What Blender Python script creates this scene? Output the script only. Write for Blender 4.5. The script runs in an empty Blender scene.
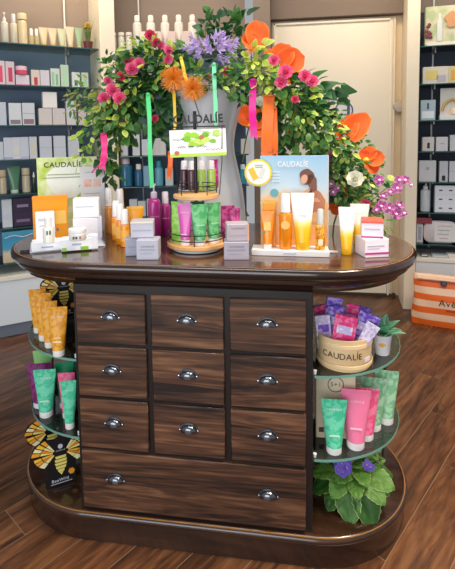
import bpy, bmesh, math, random
from mathutils import Vector, Matrix
random.seed(7)
R = math.radians
SC = bpy.context.scene
COL = SC.collection

# ------------------------------------------------------------------ camera
CAM = (0.66285, -1.37101, 1.34413); YAW, PITCH, ROLL = 0.15295, -0.07812, -0.01525
FPX, PPX, PPY = 463.276, 212.168, 171.793
cyw, syw, cp, sp = math.cos(YAW), math.sin(YAW), math.cos(PITCH), math.sin(PITCH)
FW = Vector((-syw * cp, cyw * cp, sp)); _r = Vector((cyw, syw, 0)); _u = _r.cross(FW)
RT = _r * math.cos(ROLL) + _u * math.sin(ROLL); UP = _u * math.cos(ROLL) - _r * math.sin(ROLL)
CP = Vector(CAM)
cam_d = bpy.data.cameras.new('camera'); cam = bpy.data.objects.new('camera', cam_d); COL.objects.link(cam)
cam.matrix_world = Matrix(((RT.x, UP.x, -FW.x, CP.x), (RT.y, UP.y, -FW.y, CP.y), (RT.z, UP.z, -FW.z, CP.z), (0, 0, 0, 1)))
cam_d.sensor_fit = 'VERTICAL'; cam_d.sensor_height = 24.0; cam_d.lens = FPX / 569 * 24.0
cam_d.shift_x = (227.5 - PPX) / 569; cam_d.shift_y = (PPY - 284.5) / 569
cam_d.clip_start = 0.02
SC.camera = cam

# ------------------------------------------------------------------ world, lights, exposure
wd = bpy.data.worlds.new('shop_daylight'); SC.world = wd; wd.use_nodes = True
wd.node_tree.nodes['Background'].inputs[0].default_value = (0.93, 0.96, 1.0, 1)
wd.node_tree.nodes['Background'].inputs[1].default_value = 0.34
SC.view_settings.view_transform = 'Standard'; SC.view_settings.look = 'None'
SC.view_settings.gamma = 1.0; SC.view_settings.use_curve_mapping = False
SC.view_settings.exposure = 0.30

def area(name, loc, target, sx, sy, power, col, spread=170):
    d = bpy.data.lights.new(name, 'AREA'); d.shape = 'RECTANGLE'; d.size = sx; d.size_y = sy
    d.energy = power; d.color = col; d.spread = R(spread)
    o = bpy.data.objects.new(name, d); COL.objects.link(o); o.location = loc
    o.rotation_euler = (Vector(target) - Vector(loc)).to_track_quat('-Z', 'Y').to_euler()
    return o
area('ceiling_light', (0.6, -0.25, 2.85), (0.5, 0.15, 0.9), 1.5, 0.5, 16, (1.0, 0.95, 0.88))
area('ceiling_light', (1.7, -0.2, 2.85), (1.2, 0.0, 0.0), 0.6, 0.4, 19, (1.0, 0.82, 0.60), 100)
area('ceiling_light', (-0.5, 0.7, 2.85), (-0.9, 1.4, 1.2), 0.9, 0.5, 5, (1.0, 0.94, 0.88))
area('shopfront_window_light', (-0.1, -2.7, 1.25), (0.35, 0.2, 0.6), 2.4, 1.7, 38, (0.92, 0.96, 1.0))
area('cornice_light', (-0.75, 1.55, 2.7), (-0.95, 1.95, 1.9), 0.7, 0.1, 5, (1.0, 0.78, 0.5))
area('cornice_light', (0.15, 1.85, 2.7), (0.0, 2.25, 1.9), 0.8, 0.1, 3, (1.0, 0.8, 0.58))
area('cornice_light', (1.2, 1.9, 2.75), (1.15, 2.5, 1.6), 0.7, 0.15, 4.5, (1.0, 0.78, 0.5))
area('cornice_light', (1.85, 1.75, 2.7), (1.8, 2.35, 1.7), 0.5, 0.1, 3, (1.0, 0.85, 0.65))

# ------------------------------------------------------------------ placing helpers
def ray(px, py): return FW + RT * ((px - PPX) / FPX) - UP * ((py - PPY) / FPX)
def on_z(px, py, z):
    d = ray(px, py); return CP + d * ((z - CP.z) / d.z)
def on_y(px, py, y):
    d = ray(px, py); return CP + d * ((y - CP.y) / d.y)
def on_plane(px, py, P, n):
    d = ray(px, py); return CP + d * ((Vector(P) - CP).dot(n) / d.dot(n))
def mpp(P): return (Vector(P) - CP).dot(FW) / FPX
def facing(P): return math.atan2(P[1] - CP.y, P[0] - CP.x) - math.pi / 2

# ------------------------------------------------------------------ materials
MATS = {}
def lin(h):
    h = h.lstrip('#'); o = []
    for i in (0, 2, 4):
        c = int(h[i:i + 2], 16) / 255; o.append(c / 12.92 if c <= .04045 else ((c + .055) / 1.055) ** 2.4)
    return (o[0], o[1], o[2], 1)
def base_mat(name):
    m = bpy.data.materials.new(name); m.use_nodes = True
    nt = m.node_tree; b = nt.nodes['Principled BSDF']; return m, nt, b
def mat(hexc, rough=.45, metal=0.0, var=.06, coat=0.0, bump=0.0, scale=40, trans=0.0):
    k = (hexc, rough, metal, var, coat, bump, scale, trans)
    if k in MATS: return MATS[k]
    m, nt, b = base_mat('surface_' + hexc.strip('#'))
    b.inputs['Roughness'].default_value = rough; b.inputs['Metallic'].default_value = metal
    b.inputs['Coat Weight'].default_value = coat; b.inputs['Transmission Weight'].default_value = trans
    c = lin(hexc)
    tc = nt.nodes.new('ShaderNodeTexCoord'); nz = nt.nodes.new('ShaderNodeTexNoise'); nz.inputs['Scale'].default_value = scale
    nt.links.new(tc.outputs['Object'], nz.inputs['Vector'])
    mx = nt.nodes.new('ShaderNodeMix'); mx.data_type = 'RGBA'
    mx.inputs[6].default_value = tuple(x * (1 - var) for x in c[:3]) + (1,)
    mx.inputs[7].default_value = tuple(min(1, x * (1 + var)) for x in c[:3]) + (1,)
    nt.links.new(nz.outputs['Fac'], mx.inputs[0]); nt.links.new(mx.outputs[2], b.inputs['Base Color'])
    if bump:
        bp = nt.nodes.new('ShaderNodeBump'); bp.inputs['Strength'].default_value = bump; bp.inputs['Distance'].default_value = .002
        nt.links.new(nz.outputs['Fac'], bp.inputs['Height']); nt.links.new(bp.outputs[0], b.inputs['Normal'])
    MATS[k] = m; return m
def wood(name, stops, rough=.35, scale=(1.3, 14, 14), coat=.0, per_object=True, fine=3.0, dist=1.2, hue=0.0, rings=0.0, ringf=40):
    m, nt, b = base_mat(name); N = nt.nodes; L = nt.links
    tc = N.new('ShaderNodeTexCoord'); oi = N.new('ShaderNodeObjectInfo')
    add = N.new('ShaderNodeVectorMath'); add.operation = 'ADD'
    sc = N.new('ShaderNodeVectorMath'); sc.operation = 'MULTIPLY'; sc.inputs[1].default_value = scale
    rs = N.new('ShaderNodeMath'); rs.operation = 'MULTIPLY'; rs.inputs[1].default_value = 37.0 if per_object else 0
    L.new(oi.outputs['Random'], rs.inputs[0]); L.new(tc.outputs['Object'], sc.inputs[0])
    L.new(sc.outputs[0], add.inputs[0]); L.new(rs.outputs[0], add.inputs[1])
    n1 = N.new('ShaderNodeTexNoise'); n1.inputs['Scale'].default_value = 1.0; n1.inputs['Detail'].default_value = 6; n1.inputs['Distortion'].default_value = dist
    n2 = N.new('ShaderNodeTexNoise'); n2.inputs['Scale'].default_value = fine; n2.inputs['Detail'].default_value = 8; n2.inputs['Distortion'].default_value = .4
    L.new(add.outputs[0], n1.inputs['Vector']); L.new(add.outputs[0], n2.inputs['Vector'])
    mx = N.new('ShaderNodeMix'); mx.inputs[0].default_value = .45
    L.new(n1.outputs['Fac'], mx.inputs[2]); L.new(n2.outputs['Fac'], mx.inputs[3])
    if rings:
        r1 = N.new('ShaderNodeMath'); r1.operation = 'MULTIPLY'; r1.inputs[1].default_value = ringf; L.new(n1.outputs['Fac'], r1.inputs[0])
        r2 = N.new('ShaderNodeMath'); r2.operation = 'SINE'; L.new(r1.outputs[0], r2.inputs[0])
        r3 = N.new('ShaderNodeMath'); r3.operation = 'MULTIPLY_ADD'; r3.inputs[1].default_value = rings; L.new(r2.outputs[0], r3.inputs[0]); L.new(mx.outputs[0], r3.inputs[2]); mx = r3
    rp = N.new('ShaderNodeValToRGB'); e = rp.color_ramp.elements
    e[0].position, e[0].color = stops[0][0], lin(stops[0][1]); e[1].position, e[1].color = stops[-1][0], lin(stops[-1][1])
    for p_, c_ in stops[1:-1]: el = e.new(p_); el.color = lin(c_)
    L.new(mx.outputs[0], rp.inputs[0])
    hs = N.new('ShaderNodeHueSaturation'); mr = N.new('ShaderNodeMapRange'); mr.inputs[3].default_value = 1 - hue; mr.inputs[4].default_value = 1 + hue
    L.new(oi.outputs['Random'], mr.inputs[0]); L.new(mr.outputs[0], hs.inputs['Value']); L.new(rp.outputs[0], hs.inputs['Color'])
    L.new(hs.outputs[0], b.inputs['Base Color'])
    bp = N.new('ShaderNodeBump'); bp.inputs['Strength'].default_value = .12; bp.inputs['Distance'].default_value = .003
    L.new(mx.outputs[0], bp.inputs['Height']); L.new(bp.outputs[0], b.inputs['Normal'])
    b.inputs['Roughness'].default_value = rough; b.inputs['Coat Weight'].default_value = coat; b.inputs['Coat Roughness'].default_value = .08
    return m
def gradient(name, stops, axis=2, rough=.35, noise=0.0, coat=0):
    m, nt, b = base_mat(name); N = nt.nodes; L = nt.links
    tc = N.new('ShaderNodeTexCoord'); sx = N.new('ShaderNodeSeparateXYZ'); L.new(tc.outputs['Generated'], sx.inputs[0])
    rp = N.new('ShaderNodeValToRGB'); e = rp.color_ramp.elements
    e[0].position, e[0].color = stops[0][0], lin(stops[0][1]); e[1].position, e[1].color = stops[-1][0], lin(stops[-1][1])
    for p_, c_ in stops[1:-1]: el = e.new(p_); el.color = lin(c_)
    nz = N.new('ShaderNodeTexNoise'); nz.inputs['Scale'].default_value = 5; L.new(tc.outputs['Generated'], nz.inputs['Vector'])
    ma = N.new('ShaderNodeMath'); ma.operation = 'MULTIPLY_ADD'; ma.inputs[1].default_value = noise
    sb = N.new('ShaderNodeMath'); sb.operation = 'SUBTRACT'; sb.inputs[1].default_value = .5
    L.new(nz.outputs['Fac'], sb.inputs[0]); L.new(sb.outputs[0], ma.inputs[0]); L.new(sx.outputs[axis], ma.inputs[2])
    L.new(ma.outputs[0], rp.inputs[0]); L.new(rp.outputs[0], b.inputs['Base Color'])
    b.inputs['Roughness'].default_value = rough; b.inputs['Coat Weight'].default_value = coat
    return m
def pattern(name, c1, c2, scale=40, rough=.35, lo=.45, hi=.55):
    m, nt, b = base_mat(name); N = nt.nodes; L = nt.links
    tc = N.new('ShaderNodeTexCoord'); nz = N.new('ShaderNodeTexNoise'); nz.inputs['Scale'].default_value = scale; nz.inputs['Detail'].default_value = 2
    L.new(tc.outputs['Object'], nz.inputs['Vector'])
    rp = N.new('ShaderNodeValToRGB'); e = rp.color_ramp.elements
    e[0].position, e[0].color = lo, lin(c1); e[1].position, e[1].color = hi, lin(c2)
    L.new(nz.outputs['Fac'], rp.inputs[0]); L.new(rp.outputs[0], b.inputs['Base Color']); b.inputs['Roughness'].default_value = rough
    return m
def leaf_mat(name, c1, c2, cedge, rough=.45, edge=.82):
    m, nt, b = base_mat(name); N = nt.nodes; L = nt.links
    at = N.new('ShaderNodeAttribute'); at.attribute_name = 'edge'
    tc = N.new('ShaderNodeTexCoord'); nz = N.new('ShaderNodeTexNoise'); nz.inputs['Scale'].default_value = 60
    oi = N.new('ShaderNodeObjectInfo')
    L.new(tc.outputs['Object'], nz.inputs['Vector'])
    ad = N.new('ShaderNodeMath'); ad.operation = 'MULTIPLY_ADD'; ad.inputs[1].default_value = .5
    L.new(nz.outputs['Fac'], ad.inputs[0])
    rr = N.new('ShaderNodeMath'); rr.operation = 'MULTIPLY'; rr.inputs[1].default_value = .5; L.new(oi.outputs['Random'], rr.inputs[0]); L.new(rr.outputs[0], ad.inputs[2])
    mx = N.new('ShaderNodeMix'); mx.data_type = 'RGBA'; mx.inputs[6].default_value = lin(c1); mx.inputs[7].default_value = lin(c2)
    L.new(ad.outputs[0], mx.inputs[0])
    mr = N.new('ShaderNodeMapRange'); mr.inputs[1].default_value = edge; mr.inputs[2].default_value = min(1, edge + .12); L.new(at.outputs['Fac'], mr.inputs[0])
    m2 = N.new('ShaderNodeMix'); m2.data_type = 'RGBA'; m2.inputs[7].default_value = lin(cedge)
    L.new(mr.outputs[0], m2.inputs[0]); L.new(mx.outputs[2], m2.inputs[6]); L.new(m2.outputs[2], b.inputs['Base Color'])
    b.inputs['Roughness'].default_value = rough
    # thin leaves let some light through
    tl = N.new('ShaderNodeBsdfTranslucent'); L.new(m2.outputs[2], tl.inputs[0])
    ms = N.new('ShaderNodeMixShader'); ms.inputs[0].default_value = .25
    L.new(b.outputs[0], ms.inputs[1]); L.new(tl.outputs[0], ms.inputs[2]); L.new(ms.outputs[0], N['Material Output'].inputs[0])
    return m
def glass(name, tint, gloss=.06, opac=0.0):
    m, nt, b = base_mat(name); N = nt.nodes; L = nt.links
    t = N.new('ShaderNodeBsdfTransparent'); t.inputs[0].default_value = lin(tint)
    g = N.new('ShaderNodeBsdfGlossy'); g.inputs['Roughness'].default_value = .03
    fr = N.new('ShaderNodeFresnel'); fr.inputs[0].default_value = 1.5
    ad = N.new('ShaderNodeMath'); ad.operation = 'ADD'; ad.inputs[1].default_value = gloss; ad.use_clamp = True; L.new(fr.outputs[0], ad.inputs[0])
    ms = N.new('ShaderNodeMixShader'); L.new(ad.outputs[0], ms.inputs[0]); L.new(t.outputs[0], ms.inputs[1]); L.new(g.outputs[0], ms.inputs[2])
    if opac:
        df = N.new('ShaderNodeBsdfDiffuse'); df.inputs[0].default_value = lin('#c9d8d2'); m3 = N.new('ShaderNodeMixShader'); m3.inputs[0].default_value = opac
        L.new(ms.outputs[0], m3.inputs[1]); L.new(df.outputs[0], m3.inputs[2]); ms = m3
    L.new(ms.outputs[0], N['Material Output'].inputs[0]); return m

W_DRAWER = wood('stained_drawer_wood', [(.34, '#1a0e0a'), (.44, '#3d271c'), (.52, '#553624'), (.60, '#714d36'), (.70, '#8c6748')], .36, (.75, 8, 11), coat=.15, fine=8, dist=1.0, hue=.14, rings=.05, ringf=60)
W_FRAME = wood('dark_frame_wood', [(.3, '#0e0808'), (.55, '#1a1110'), (.75, '#261a17')], .4, (2, 10, 10))
W_TOP = wood('polished_counter_wood', [(.3, '#2e1c15'), (.5, '#4c3226'), (.7, '#6a4a38')], .17, (1.2, 14, 14), coat=.5)
W_EDGE = wood('dark_edge_wood', [(.3, '#150d0b'), (.5, '#281812'), (.72, '#40281d')], .16, (1.4, 14, 14), coat=.5)
W_BASE = wood('plinth_wood', [(.3, '#1e110c'), (.5, '#342016'), (.72, '#4c301f')], .2, (1.4, 12, 12), coat=.5)
W_FLOOR = wood('plank_floor_wood', [(.30, '#29170f'), (.43, '#4c2e1b'), (.54, '#684128'), (.64, '#7f5536'), (.76, '#966a46')], .33, (1.2, 9, 12), fine=6, dist=1.6, hue=.2, rings=.03, ringf=45)
W_TRAY = wood('light_beech', [(.3, '#d29a5c'), (.55, '#e2b078'), (.75, '#efc898')], .45, (2, 14, 14))
W_TUB = wood('pale_poplar', [(.3, '#e2bd8a'), (.55, '#efd2a4'), (.75, '#f6e2c0')], .55, (3, 3, 10))
GLASS = glass('clear_green_glass', '#eef4f1', .03, .02)
GLASSEDGE = mat('#6fa396', .15)
CHROME = mat('#b9bcc4', .14, 1.0, .02); STEEL = mat('#8d9096', .3, .9)
BLACK = mat('#17161a', .4); WHITE = mat('#e6e5e6', .4, var=.02); OFFW = mat('#ece6da', .5, var=.03)

# ------------------------------------------------------------------ mesh helpers
class MB:
    def __init__(s): s.v = []; s.f = []; s.a = None
    def add(s, vs, fs):
        o = len(s.v); s.v += [tuple(v) for v in vs]; s.f += [tuple(i + o for i in f) for f in fs]; return s
    def box(s, c, d, rot=None, bev=0.0):
        bm = bmesh.new(); bmesh.ops.create_cube(bm, size=1)
        for v in bm.verts: v.co = Vector((v.co.x * d[0], v.co.y * d[1], v.co.z * d[2]))
        if bev: bmesh.ops.bevel(bm, geom=bm.edges[:], offset=min(bev, min(d) * .45), segments=1, affect='EDGES')
        M = Matrix.Translation(c) @ (rot.to_4x4() if rot else Matrix())
        bm.verts.index_update(); s.add([M @ v.co for v in bm.verts], [[v.index for v in f.verts] for f in bm.faces]); bm.free(); return s
    def lathe(s, prof, n=16, c=(0, 0, 0), cap=True, sx=1, sy=1):
        vs = []; fs = []
        for r, z in prof:
            for i in range(n):
                a = 2 * math.pi * i / n; vs.append((c[0] + r * sx * math.cos(a), c[1] + r * sy * math.sin(a), c[2] + z))
        for k in range(len(prof) - 1):
            for i in range(n):
                j = (i + 1) % n; fs.append((k * n + i, k * n + j, (k + 1) * n + j, (k + 1) * n + i))
        if cap: fs.append(tuple(range(n - 1, -1, -1))); m = (len(prof) - 1) * n; fs.append(tuple(range(m, m + n)))
        return s.add(vs, fs)
    def rings(s, rs, cap=True):
        n = len(rs[0]); vs = [p for r in rs for p in r]; fs = []
        for k in range(len(rs) - 1):
            for i in range(n):
                j = (i + 1) % n; fs.append((k * n + i, k * n + j, (k + 1) * n + j, (k + 1) * n + i))
        if cap: fs.append(tuple(range(n - 1, -1, -1))); m = (len(rs) - 1) * n; fs.append(tuple(range(m, m + n)))
        return s.add(vs, fs)
    def tube(s, pts, r, n=6, r2=None):
        pts = [Vector(p) for p in pts]; rs = []
        for i, p in enumerate(pts):
            t = (pts[min(i + 1, len(pts) - 1)] - pts[max(i - 1, 0)]).normalized()
            a = t.orthogonal().normalized() if i == 0 else (a - t * a.dot(t)).normalized()
            b = t.cross(a); rr = r if r2 is None else r + (r2 - r) * i / (len(pts) - 1)
            rs.append([p + (a * math.cos(2 * math.pi * k / n) + b * math.sin(2 * math.pi * k / n)) * rr for k in range(n)])
        return s.rings(rs)
    def prism(s, poly, y0, y1):       # polygon in x,z ; thickness along y
        n = len(poly); vs = [(x, y0, z) for x, z in poly] + [(x, y1, z) for x, z in poly]
        return s.add(vs, [tuple(range(n)), tuple(range(2 * n - 1, n - 1, -1))] + [(i + n, (i + 1) % n + n, (i + 1) % n, i) for i in range(n)])
    def mesh(s, name, smooth=True, fix=True):
        me = bpy.data.meshes.new(name); me.from_pydata(s.v, [], s.f)
        if fix:
            bm = bmesh.new(); bm.from_mesh(me); bmesh.ops.recalc_face_normals(bm, faces=bm.faces[:]); bm.to_mesh(me); bm.free()
        if s.a: 
            at = me.attributes.new('edge', 'FLOAT', 'POINT'); at.data.foreach_set('value', s.a)
        if smooth:
            me.polygons.foreach_set('use_smooth', [True] * len(me.polygons)); me.set_sharp_from_angle(angle=R(38))
        me.update(); return me
def link(name, me, m, parent=None, loc=(0, 0, 0), rot=(0, 0, 0), sc=(1, 1, 1), kind=None):
    o = bpy.data.objects.new(name, me); COL.objects.link(o)
    if m and me is not None and not me.materials: me.materials.append(m)
    elif m and me.materials[0] != m:
        o.material_slots[0].link = 'OBJECT'; o.material_slots[0].material = m
    o.parent = parent; o.location = loc; o.rotation_euler = rot; o.scale = sc
    if kind: o['kind'] = kind
    return o
def part(name, mb, m, parent, **k): return link(name, mb.mesh(name), m, parent, **k)
def thing(name, label, cat, loc=(0, 0, 0), rz=0, group=None):
    o = bpy.data.objects.new(name, None); COL.objects.link(o); o.empty_display_size = .02
    o.location = loc; o.rotation_euler = (0, 0, rz); o['label'] = label; o['category'] = cat
    if group: o['group'] = group
    return o
def struct(name, mb, m, parent=None, label=None):
    o = link(name, mb.mesh(name), m, parent)
    if parent is None: o['kind'] = 'structure'
    if label: o['label'] = label
    return o
TXT = {}
def text_mesh(s, track=1.0, bold=0.0):
    k = (s, track, bold)
    if k not in TXT:
        cu = bpy.data.curves.new('t', 'FONT'); cu.body = s; cu.align_x = 'CENTER'; cu.align_y = 'CENTER'; cu.extrude = .01; cu.space_character = track; cu.resolution_u = 3; cu.offset = bold
        ob = bpy.data.objects.new('t', cu); me = bpy.data.meshes.new_from_object(ob)
        w = max(v.co.x for v in me.vertices) - min(v.co.x for v in me.vertices)
        for v in me.vertices: v.co = v.co / w
        me.name = 'lettering'; bpy.data.objects.remove(ob); bpy.data.curves.remove(cu); TXT[k] = me
    return TXT[k]
def lettering(parent, s, width, loc, m, rx=0.0, ry=0.0, rz=0.0, track=1.1, stretch=1.0, name='lettering', bold=0.0):
    me = text_mesh(s, track, bold).copy()
    return link(name, me, m, parent, loc, (R(90) + rx, ry, rz), (width, width * stretch, width * .4))
def curve_pts(P, n=8):
    P = [Vector(p) for p in P]; Q = [P[0] * 2 - P[1]] + P + [P[-1] * 2 - P[-2]]; out = []
    for i in range(1, len(Q) - 2):
        for k in range(n):
            t = k / n; a, b, c, d = Q[i - 1], Q[i], Q[i + 1], Q[i + 2]
            out.append(.5 * ((2 * b) + (c - a) * t + (2 * a - 5 * b + 4 * c - d) * t * t + (3 * b - a - 3 * c + d) * t ** 3))
    out.append(P[-1]); return out

# ================================================================== THE SETTING
HL = R(36.2); TL = Vector((math.cos(HL), math.sin(HL), 0)); NL = Vector((-math.sin(HL), math.cos(HL), 0))
A0 = Vector((-1.227, 1.397, 0))                              # front line of the left bay
HB = R(10.0); TB = Vector((math.cos(HB), math.sin(HB), 0)); NB = Vector((-math.sin(HB), math.cos(HB), 0))
B0 = A0 + TL * .845                                          # front line of the middle bay starts past the pilaster
HR = R(-6.9); TR = Vector((math.cos(HR), math.sin(HR), 0)); NR = Vector((-math.sin(HR), math.cos(HR), 0))
C0 = Vector((1.655, 2.275, 0))                               # front line of the right bay
DEEP = .30; SHZ = [1.975, 1.70, 1.433, 1.202, .972, .742, .50]
WALLM = mat('#8f7f74', .8, var=.03, bump=.1, scale=200); SLATE = mat('#6d7f98', .7, var=.05)
CREAM = mat('#efe3cd', .55, var=.03, scale=12); DOORM = mat('#f3ead8', .45, var=.015, scale=6); BASEW = mat('#e6edf2', .4, var=.02)
KICK = mat('#6f7886', .45); BEIGE = mat('#e8d2b0', .55, var=.02)
def vbox(mb, P, T, N, s0, s1, n0, n1, z0, z1, bev=0):
    c = P + T * ((s0 + s1) / 2) + N * ((n0 + n1) / 2); a = math.atan2(T.y, T.x)
    mb.box((c.x, c.y, (z0 + z1) / 2), (s1 - s0, n1 - n0, z1 - z0), Matrix.Rotation(a, 3, 'Z'), bev); return mb

# floor: slab with the planks laid over it
fl = struct('floor', MB().box((.3, 0.2, -.0256), (6.0, 7.0, .05)), mat('#8f745c', .6), label='brown wood-look plank floor with pale joints')
FA = R(56.0); U = Vector((math.cos(FA), math.sin(FA), 0)); V = Vector((-math.sin(FA), math.cos(FA), 0))
PLW, PLL = .158, .92
plank_me = MB().box((0, 0, 0), (PLL - .0024, PLW - .0024, .006)).mesh('plank', smooth=False)
O0 = Vector((-.209, -.013, 0))
for j in range(-26, 26):
    off = (j * .37) % 1.0
    for i in range(-6, 6):
        c = O0 + U * ((i + off + .5) * PLL) + V * ((j + .5) * PLW)
        if j == 0: c = O0 + U * ((i + .5) * PLL) + V * (-.5 * PLW) + V * PLW
        if not (-2.0 < c.x < 2.6 and -1.6 < c.y < 2.75): continue
        if (c - A0).dot(NL) > .35 or (c.y > 2.75): continue
        link('plank', plank_me, W_FLOOR, fl, (c.x, c.y, -.003), (0, 0, FA))

# left bay wall and cabinet
wl = struct('wall_left', vbox(MB(), A0, TL, NL, -1.6, .80, DEEP, DEEP + .1, 0, 2.9), WALLM, label='taupe wall behind the left product shelves')
link('backing_panel', vbox(MB(), A0, TL, NL, -1.2, .742, DEEP - .012, DEEP - .001, .42, 1.97).mesh('backing_panel'), SLATE, wl)
struct('trim_1', vbox(MB(), A0, TL, NL, .738, .846, -.03, DEEP - .001, 0, 2.9, .004), CREAM, label='cream pilaster between the left and middle shelf bays')
wb = struct('wall_back', vbox(MB(), B0, TB, NB, -.15, .99, DEEP + .12, DEEP + .2, 0, 2.9), WALLM, label='taupe wall behind the middle product shelves')
link('backing_panel', vbox(MB(), B0, TB, NB, .0, .985, DEEP + .105, DEEP + .119, .42, 1.985).mesh('backing_panel'), SLATE, wb)
struct('trim_2', MB().box((.50, 2.43, 1.45), (.13, .25, 2.9), bev=.003), mat('#85766c', .75), label='taupe corner post beside the door')
# door wall
struct('wall_door', MB().box((1.09, 2.62, 1.45), (1.16, .1, 2.9)), BEIGE, label='warm beige wall around the cream door')
struct('trim_3', MB().box((1.10, 2.53, 2.585), (1.07, .09, .63), bev=.003), mat('#7f7066', .75, var=.03), label='taupe beam above the cream door')
d1 = struct('door_1', MB().box((1.055, 2.553, 1.13), (.965, .034, 2.245), bev=.003), DOORM, label='plain cream door with a moulded frame')
for x in (.595, 1.508):
    link('frame_moulding', MB().box((x, 2.528, 1.13), (.022, .018, 2.24), bev=.005).mesh('frame_moulding'), DOORM, d1)
link('frame_moulding', MB().box((1.05, 2.528, 2.238), (.935, .018, .022), bev=.005).mesh('frame_moulding'), DOORM, d1)
link('frame_moulding', MB().box((1.535, 2.531, 1.13), (.012, .014, 2.24), bev=.004).mesh('frame_moulding'), CREAM, d1)
link('door_line', MB().box((1.02, 2.5345, 1.615), (.16, .003, .004)).mesh('door_line'), mat('#c9bfd2', .5), d1)
struct('baseboard_back', MB().box((1.07, 2.535, .012), (1.0, .03, .024)), mat('#3d332f', .6))
# right pilaster and wall
struct('trim_4', vbox(MB(), C0, TR, NR, -.092, -.006, -.035, .30, 0, 2.9, .004), CREAM, label='cream pilaster beside the right shelf bay')
wr = struct('wall_right', vbox(MB(), C0, TR, NR, -.09, 1.3, DEEP, DEEP + .1, 0, 2.9), WALLM, label='taupe wall behind the right product shelves')
link('backing_panel', vbox(MB(), C0, TR, NR, -.005, 1.2, DEEP - .012, DEEP - .001, .40, 2.28).mesh('backing_panel'), mat('#323a4a', .7), wr)

def wall_cabinet(label, P, T, N, s0, s1, deep, z1=.42):
    o = thing('wall_cabinet', label, 'cabinet', P + T * ((s0 + s1) / 2) + N * .15)
    inv = Matrix.Translation(-(P + T * ((s0 + s1) / 2) + N * .15))
    for nm, a in (('carcass', (0.0, deep, .085, z1 - .03)), ('worktop', (-.012, deep, z1 - .03, z1)), ('kickboard', (.012, deep - .02, 0, .085))):
        mb = vbox(MB(), P, T, N, s0, s1, a[0], a[1], a[2], a[3], .003); mb.v = [tuple(inv @ Vector(v)) for v in mb.v]
        part(nm, mb, KICK if nm == 'kickboard' else (OFFW if nm == 'worktop' else BASEW), o)
    if s1 - s0 > 5:
        for k in (0.33, .66):
            mb = vbox(MB(), P, T, N, s0 + (s1 - s0) * k - .002, s0 + (s1 - s0) * k + .002, -.0012, 0, .1, z1 - .04); mb.v = [tuple(inv @ Vector(v)) for v in mb.v]
            part('door_joint', mb, KICK, o)
wall_cabinet('long white base cabinet with grey kickboard below the left shelves', A0, TL, NL, -1.2, .735, DEEP - .015)
wall_cabinet('white base cabinet with grey kickboard behind the counter, middle bay', B0, TB, NB, .015, .90, DEEP + .10)
wall_cabinet('white base cabinet behind the orange striped bag, right bay', C0, TR, NR, 0.0, 1.1, DEEP - .015, .40)
ORD = ['top', 'second', 'third', 'fourth', 'fifth', 'sixth', 'lowest']
BAYS = {'L': (A0, TL, NL, -1.2, .735, DEEP, HL, 'left bay'), 'M': (B0, TB, NB, .012, .97, DEEP + .105, HB, 'middle bay'), 'R': (C0, TR, NR, .002, 1.1, DEEP, HR, 'right bay')}
GSH = glass('shelf_glass', '#b9cfcb', .03)
for b, (P, T, N, s0, s1, dp, H, bn) in BAYS.items():
    for k, z in enumerate(SHZ):
        c = P + T * ((s0 + s1) / 2) + N * (dp / 2)
        o = thing('glass_shelf', 'glass wall shelf, %s of seven in the %s' % (ORD[k] if k else 'topmost', bn), 'shelf', (c.x, c.y, z - .008), H, 'glass wall shelves')
        part('pane', MB().box((0, 0.0, .004), (s1 - s0, dp - .03, .008)), GSH, o)
        part('front_edge', MB().box((0, -(dp - .03) / 2 - .001, .004), (s1 - s0, .002, .0078)), mat('#2f5a58', .2), o)
    sr = {'L': .555, 'M': .135, 'R': .135}[b]
    c = P + T * sr + N * (dp - .02)
    o = thing('shelf_rail', 'slim white metal rail carrying the glass shelves, %s' % bn, 'rail', (c.x, c.y, .42), H, 'shelf rails')
    part('upright', MB().box((0, 0, 1.1), (.012, .012, 2.2), bev=.002), mat('#d9d6d2', .35), o)
    for z in SHZ: part('bracket', MB().prism([(-.004, 0), (.004, 0), (.004, -.02), (-.004, -.02)], -.1, .0), mat('#c9ccd0', .3, .6), o, loc=(0, -.006, z - .4285))

# ================================================================== THE COUNTER
XL, XR, YC = -.004, .755, .334; HT = .95
def stadium(r, z, n=28):
    p = []
    for i in range(n + 1):
        a = -math.pi / 2 + math.pi * i / n; p.append((XR + r * math.cos(a), YC + r * math.sin(a), z))
    for i in range(n + 1):
        a = math.pi / 2 + math.pi * i / n; p.append((XL + r * math.cos(a), YC + r * math.sin(a), z))
    return p
def sweep(prof): return MB().rings([stadium(r, z) for r, z in prof])
ctr = thing('display_counter', 'dark wooden stadium-shaped display counter with ten drawers and glass side shelves', 'counter', (0.375, YC, 0))
def cpart(nm, mb, m, parent=None):
    mb.v = [(x - .375, y - YC, z) for x, y, z in mb.v]; return part(nm, mb, m, parent or ctr)
cpart('countertop', sweep([(.30, .930), (.3475, .930), (.3475, .9470), (.3462, .95)]), W_TOP)
cpart('edge_moulding', MB().rings([stadium(r, z) for r, z in [(.33, .914), (.348, .912), (.357, .917), (.361, .926), (.362, .935), (.359, .943), (.3535, .9478), (.350, .9482), (.3476, .9470), (.3476, .9305), (.33, .9305)]], cap=False), W_EDGE)
cpart('apron_moulding', sweep([(.315, .872), (.318, .878), (.322, .886), (.332, .894), (.341, .898), (.343, .906), (.343, .914)]), W_EDGE)
cpart('carcass', MB().box((.3685, YC, .4885), (.763, .644, .770), bev=.002), W_FRAME)
cpart('plinth', sweep([(.336, 0), (.336, .074), (.340, .078), (.345, .084), (.346, .092), (.342, .099), (.334, .103), (.330, .104)]), W_BASE)
EDGE_GLINT = mat('#a0703c', .3, var=.35, scale=25)
def band(r0, r1, z0, z1): return MB().rings([stadium(r0, z0), stadium(r1, z0), stadium(r1, z1), stadium(r0, z1)], cap=False)
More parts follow.
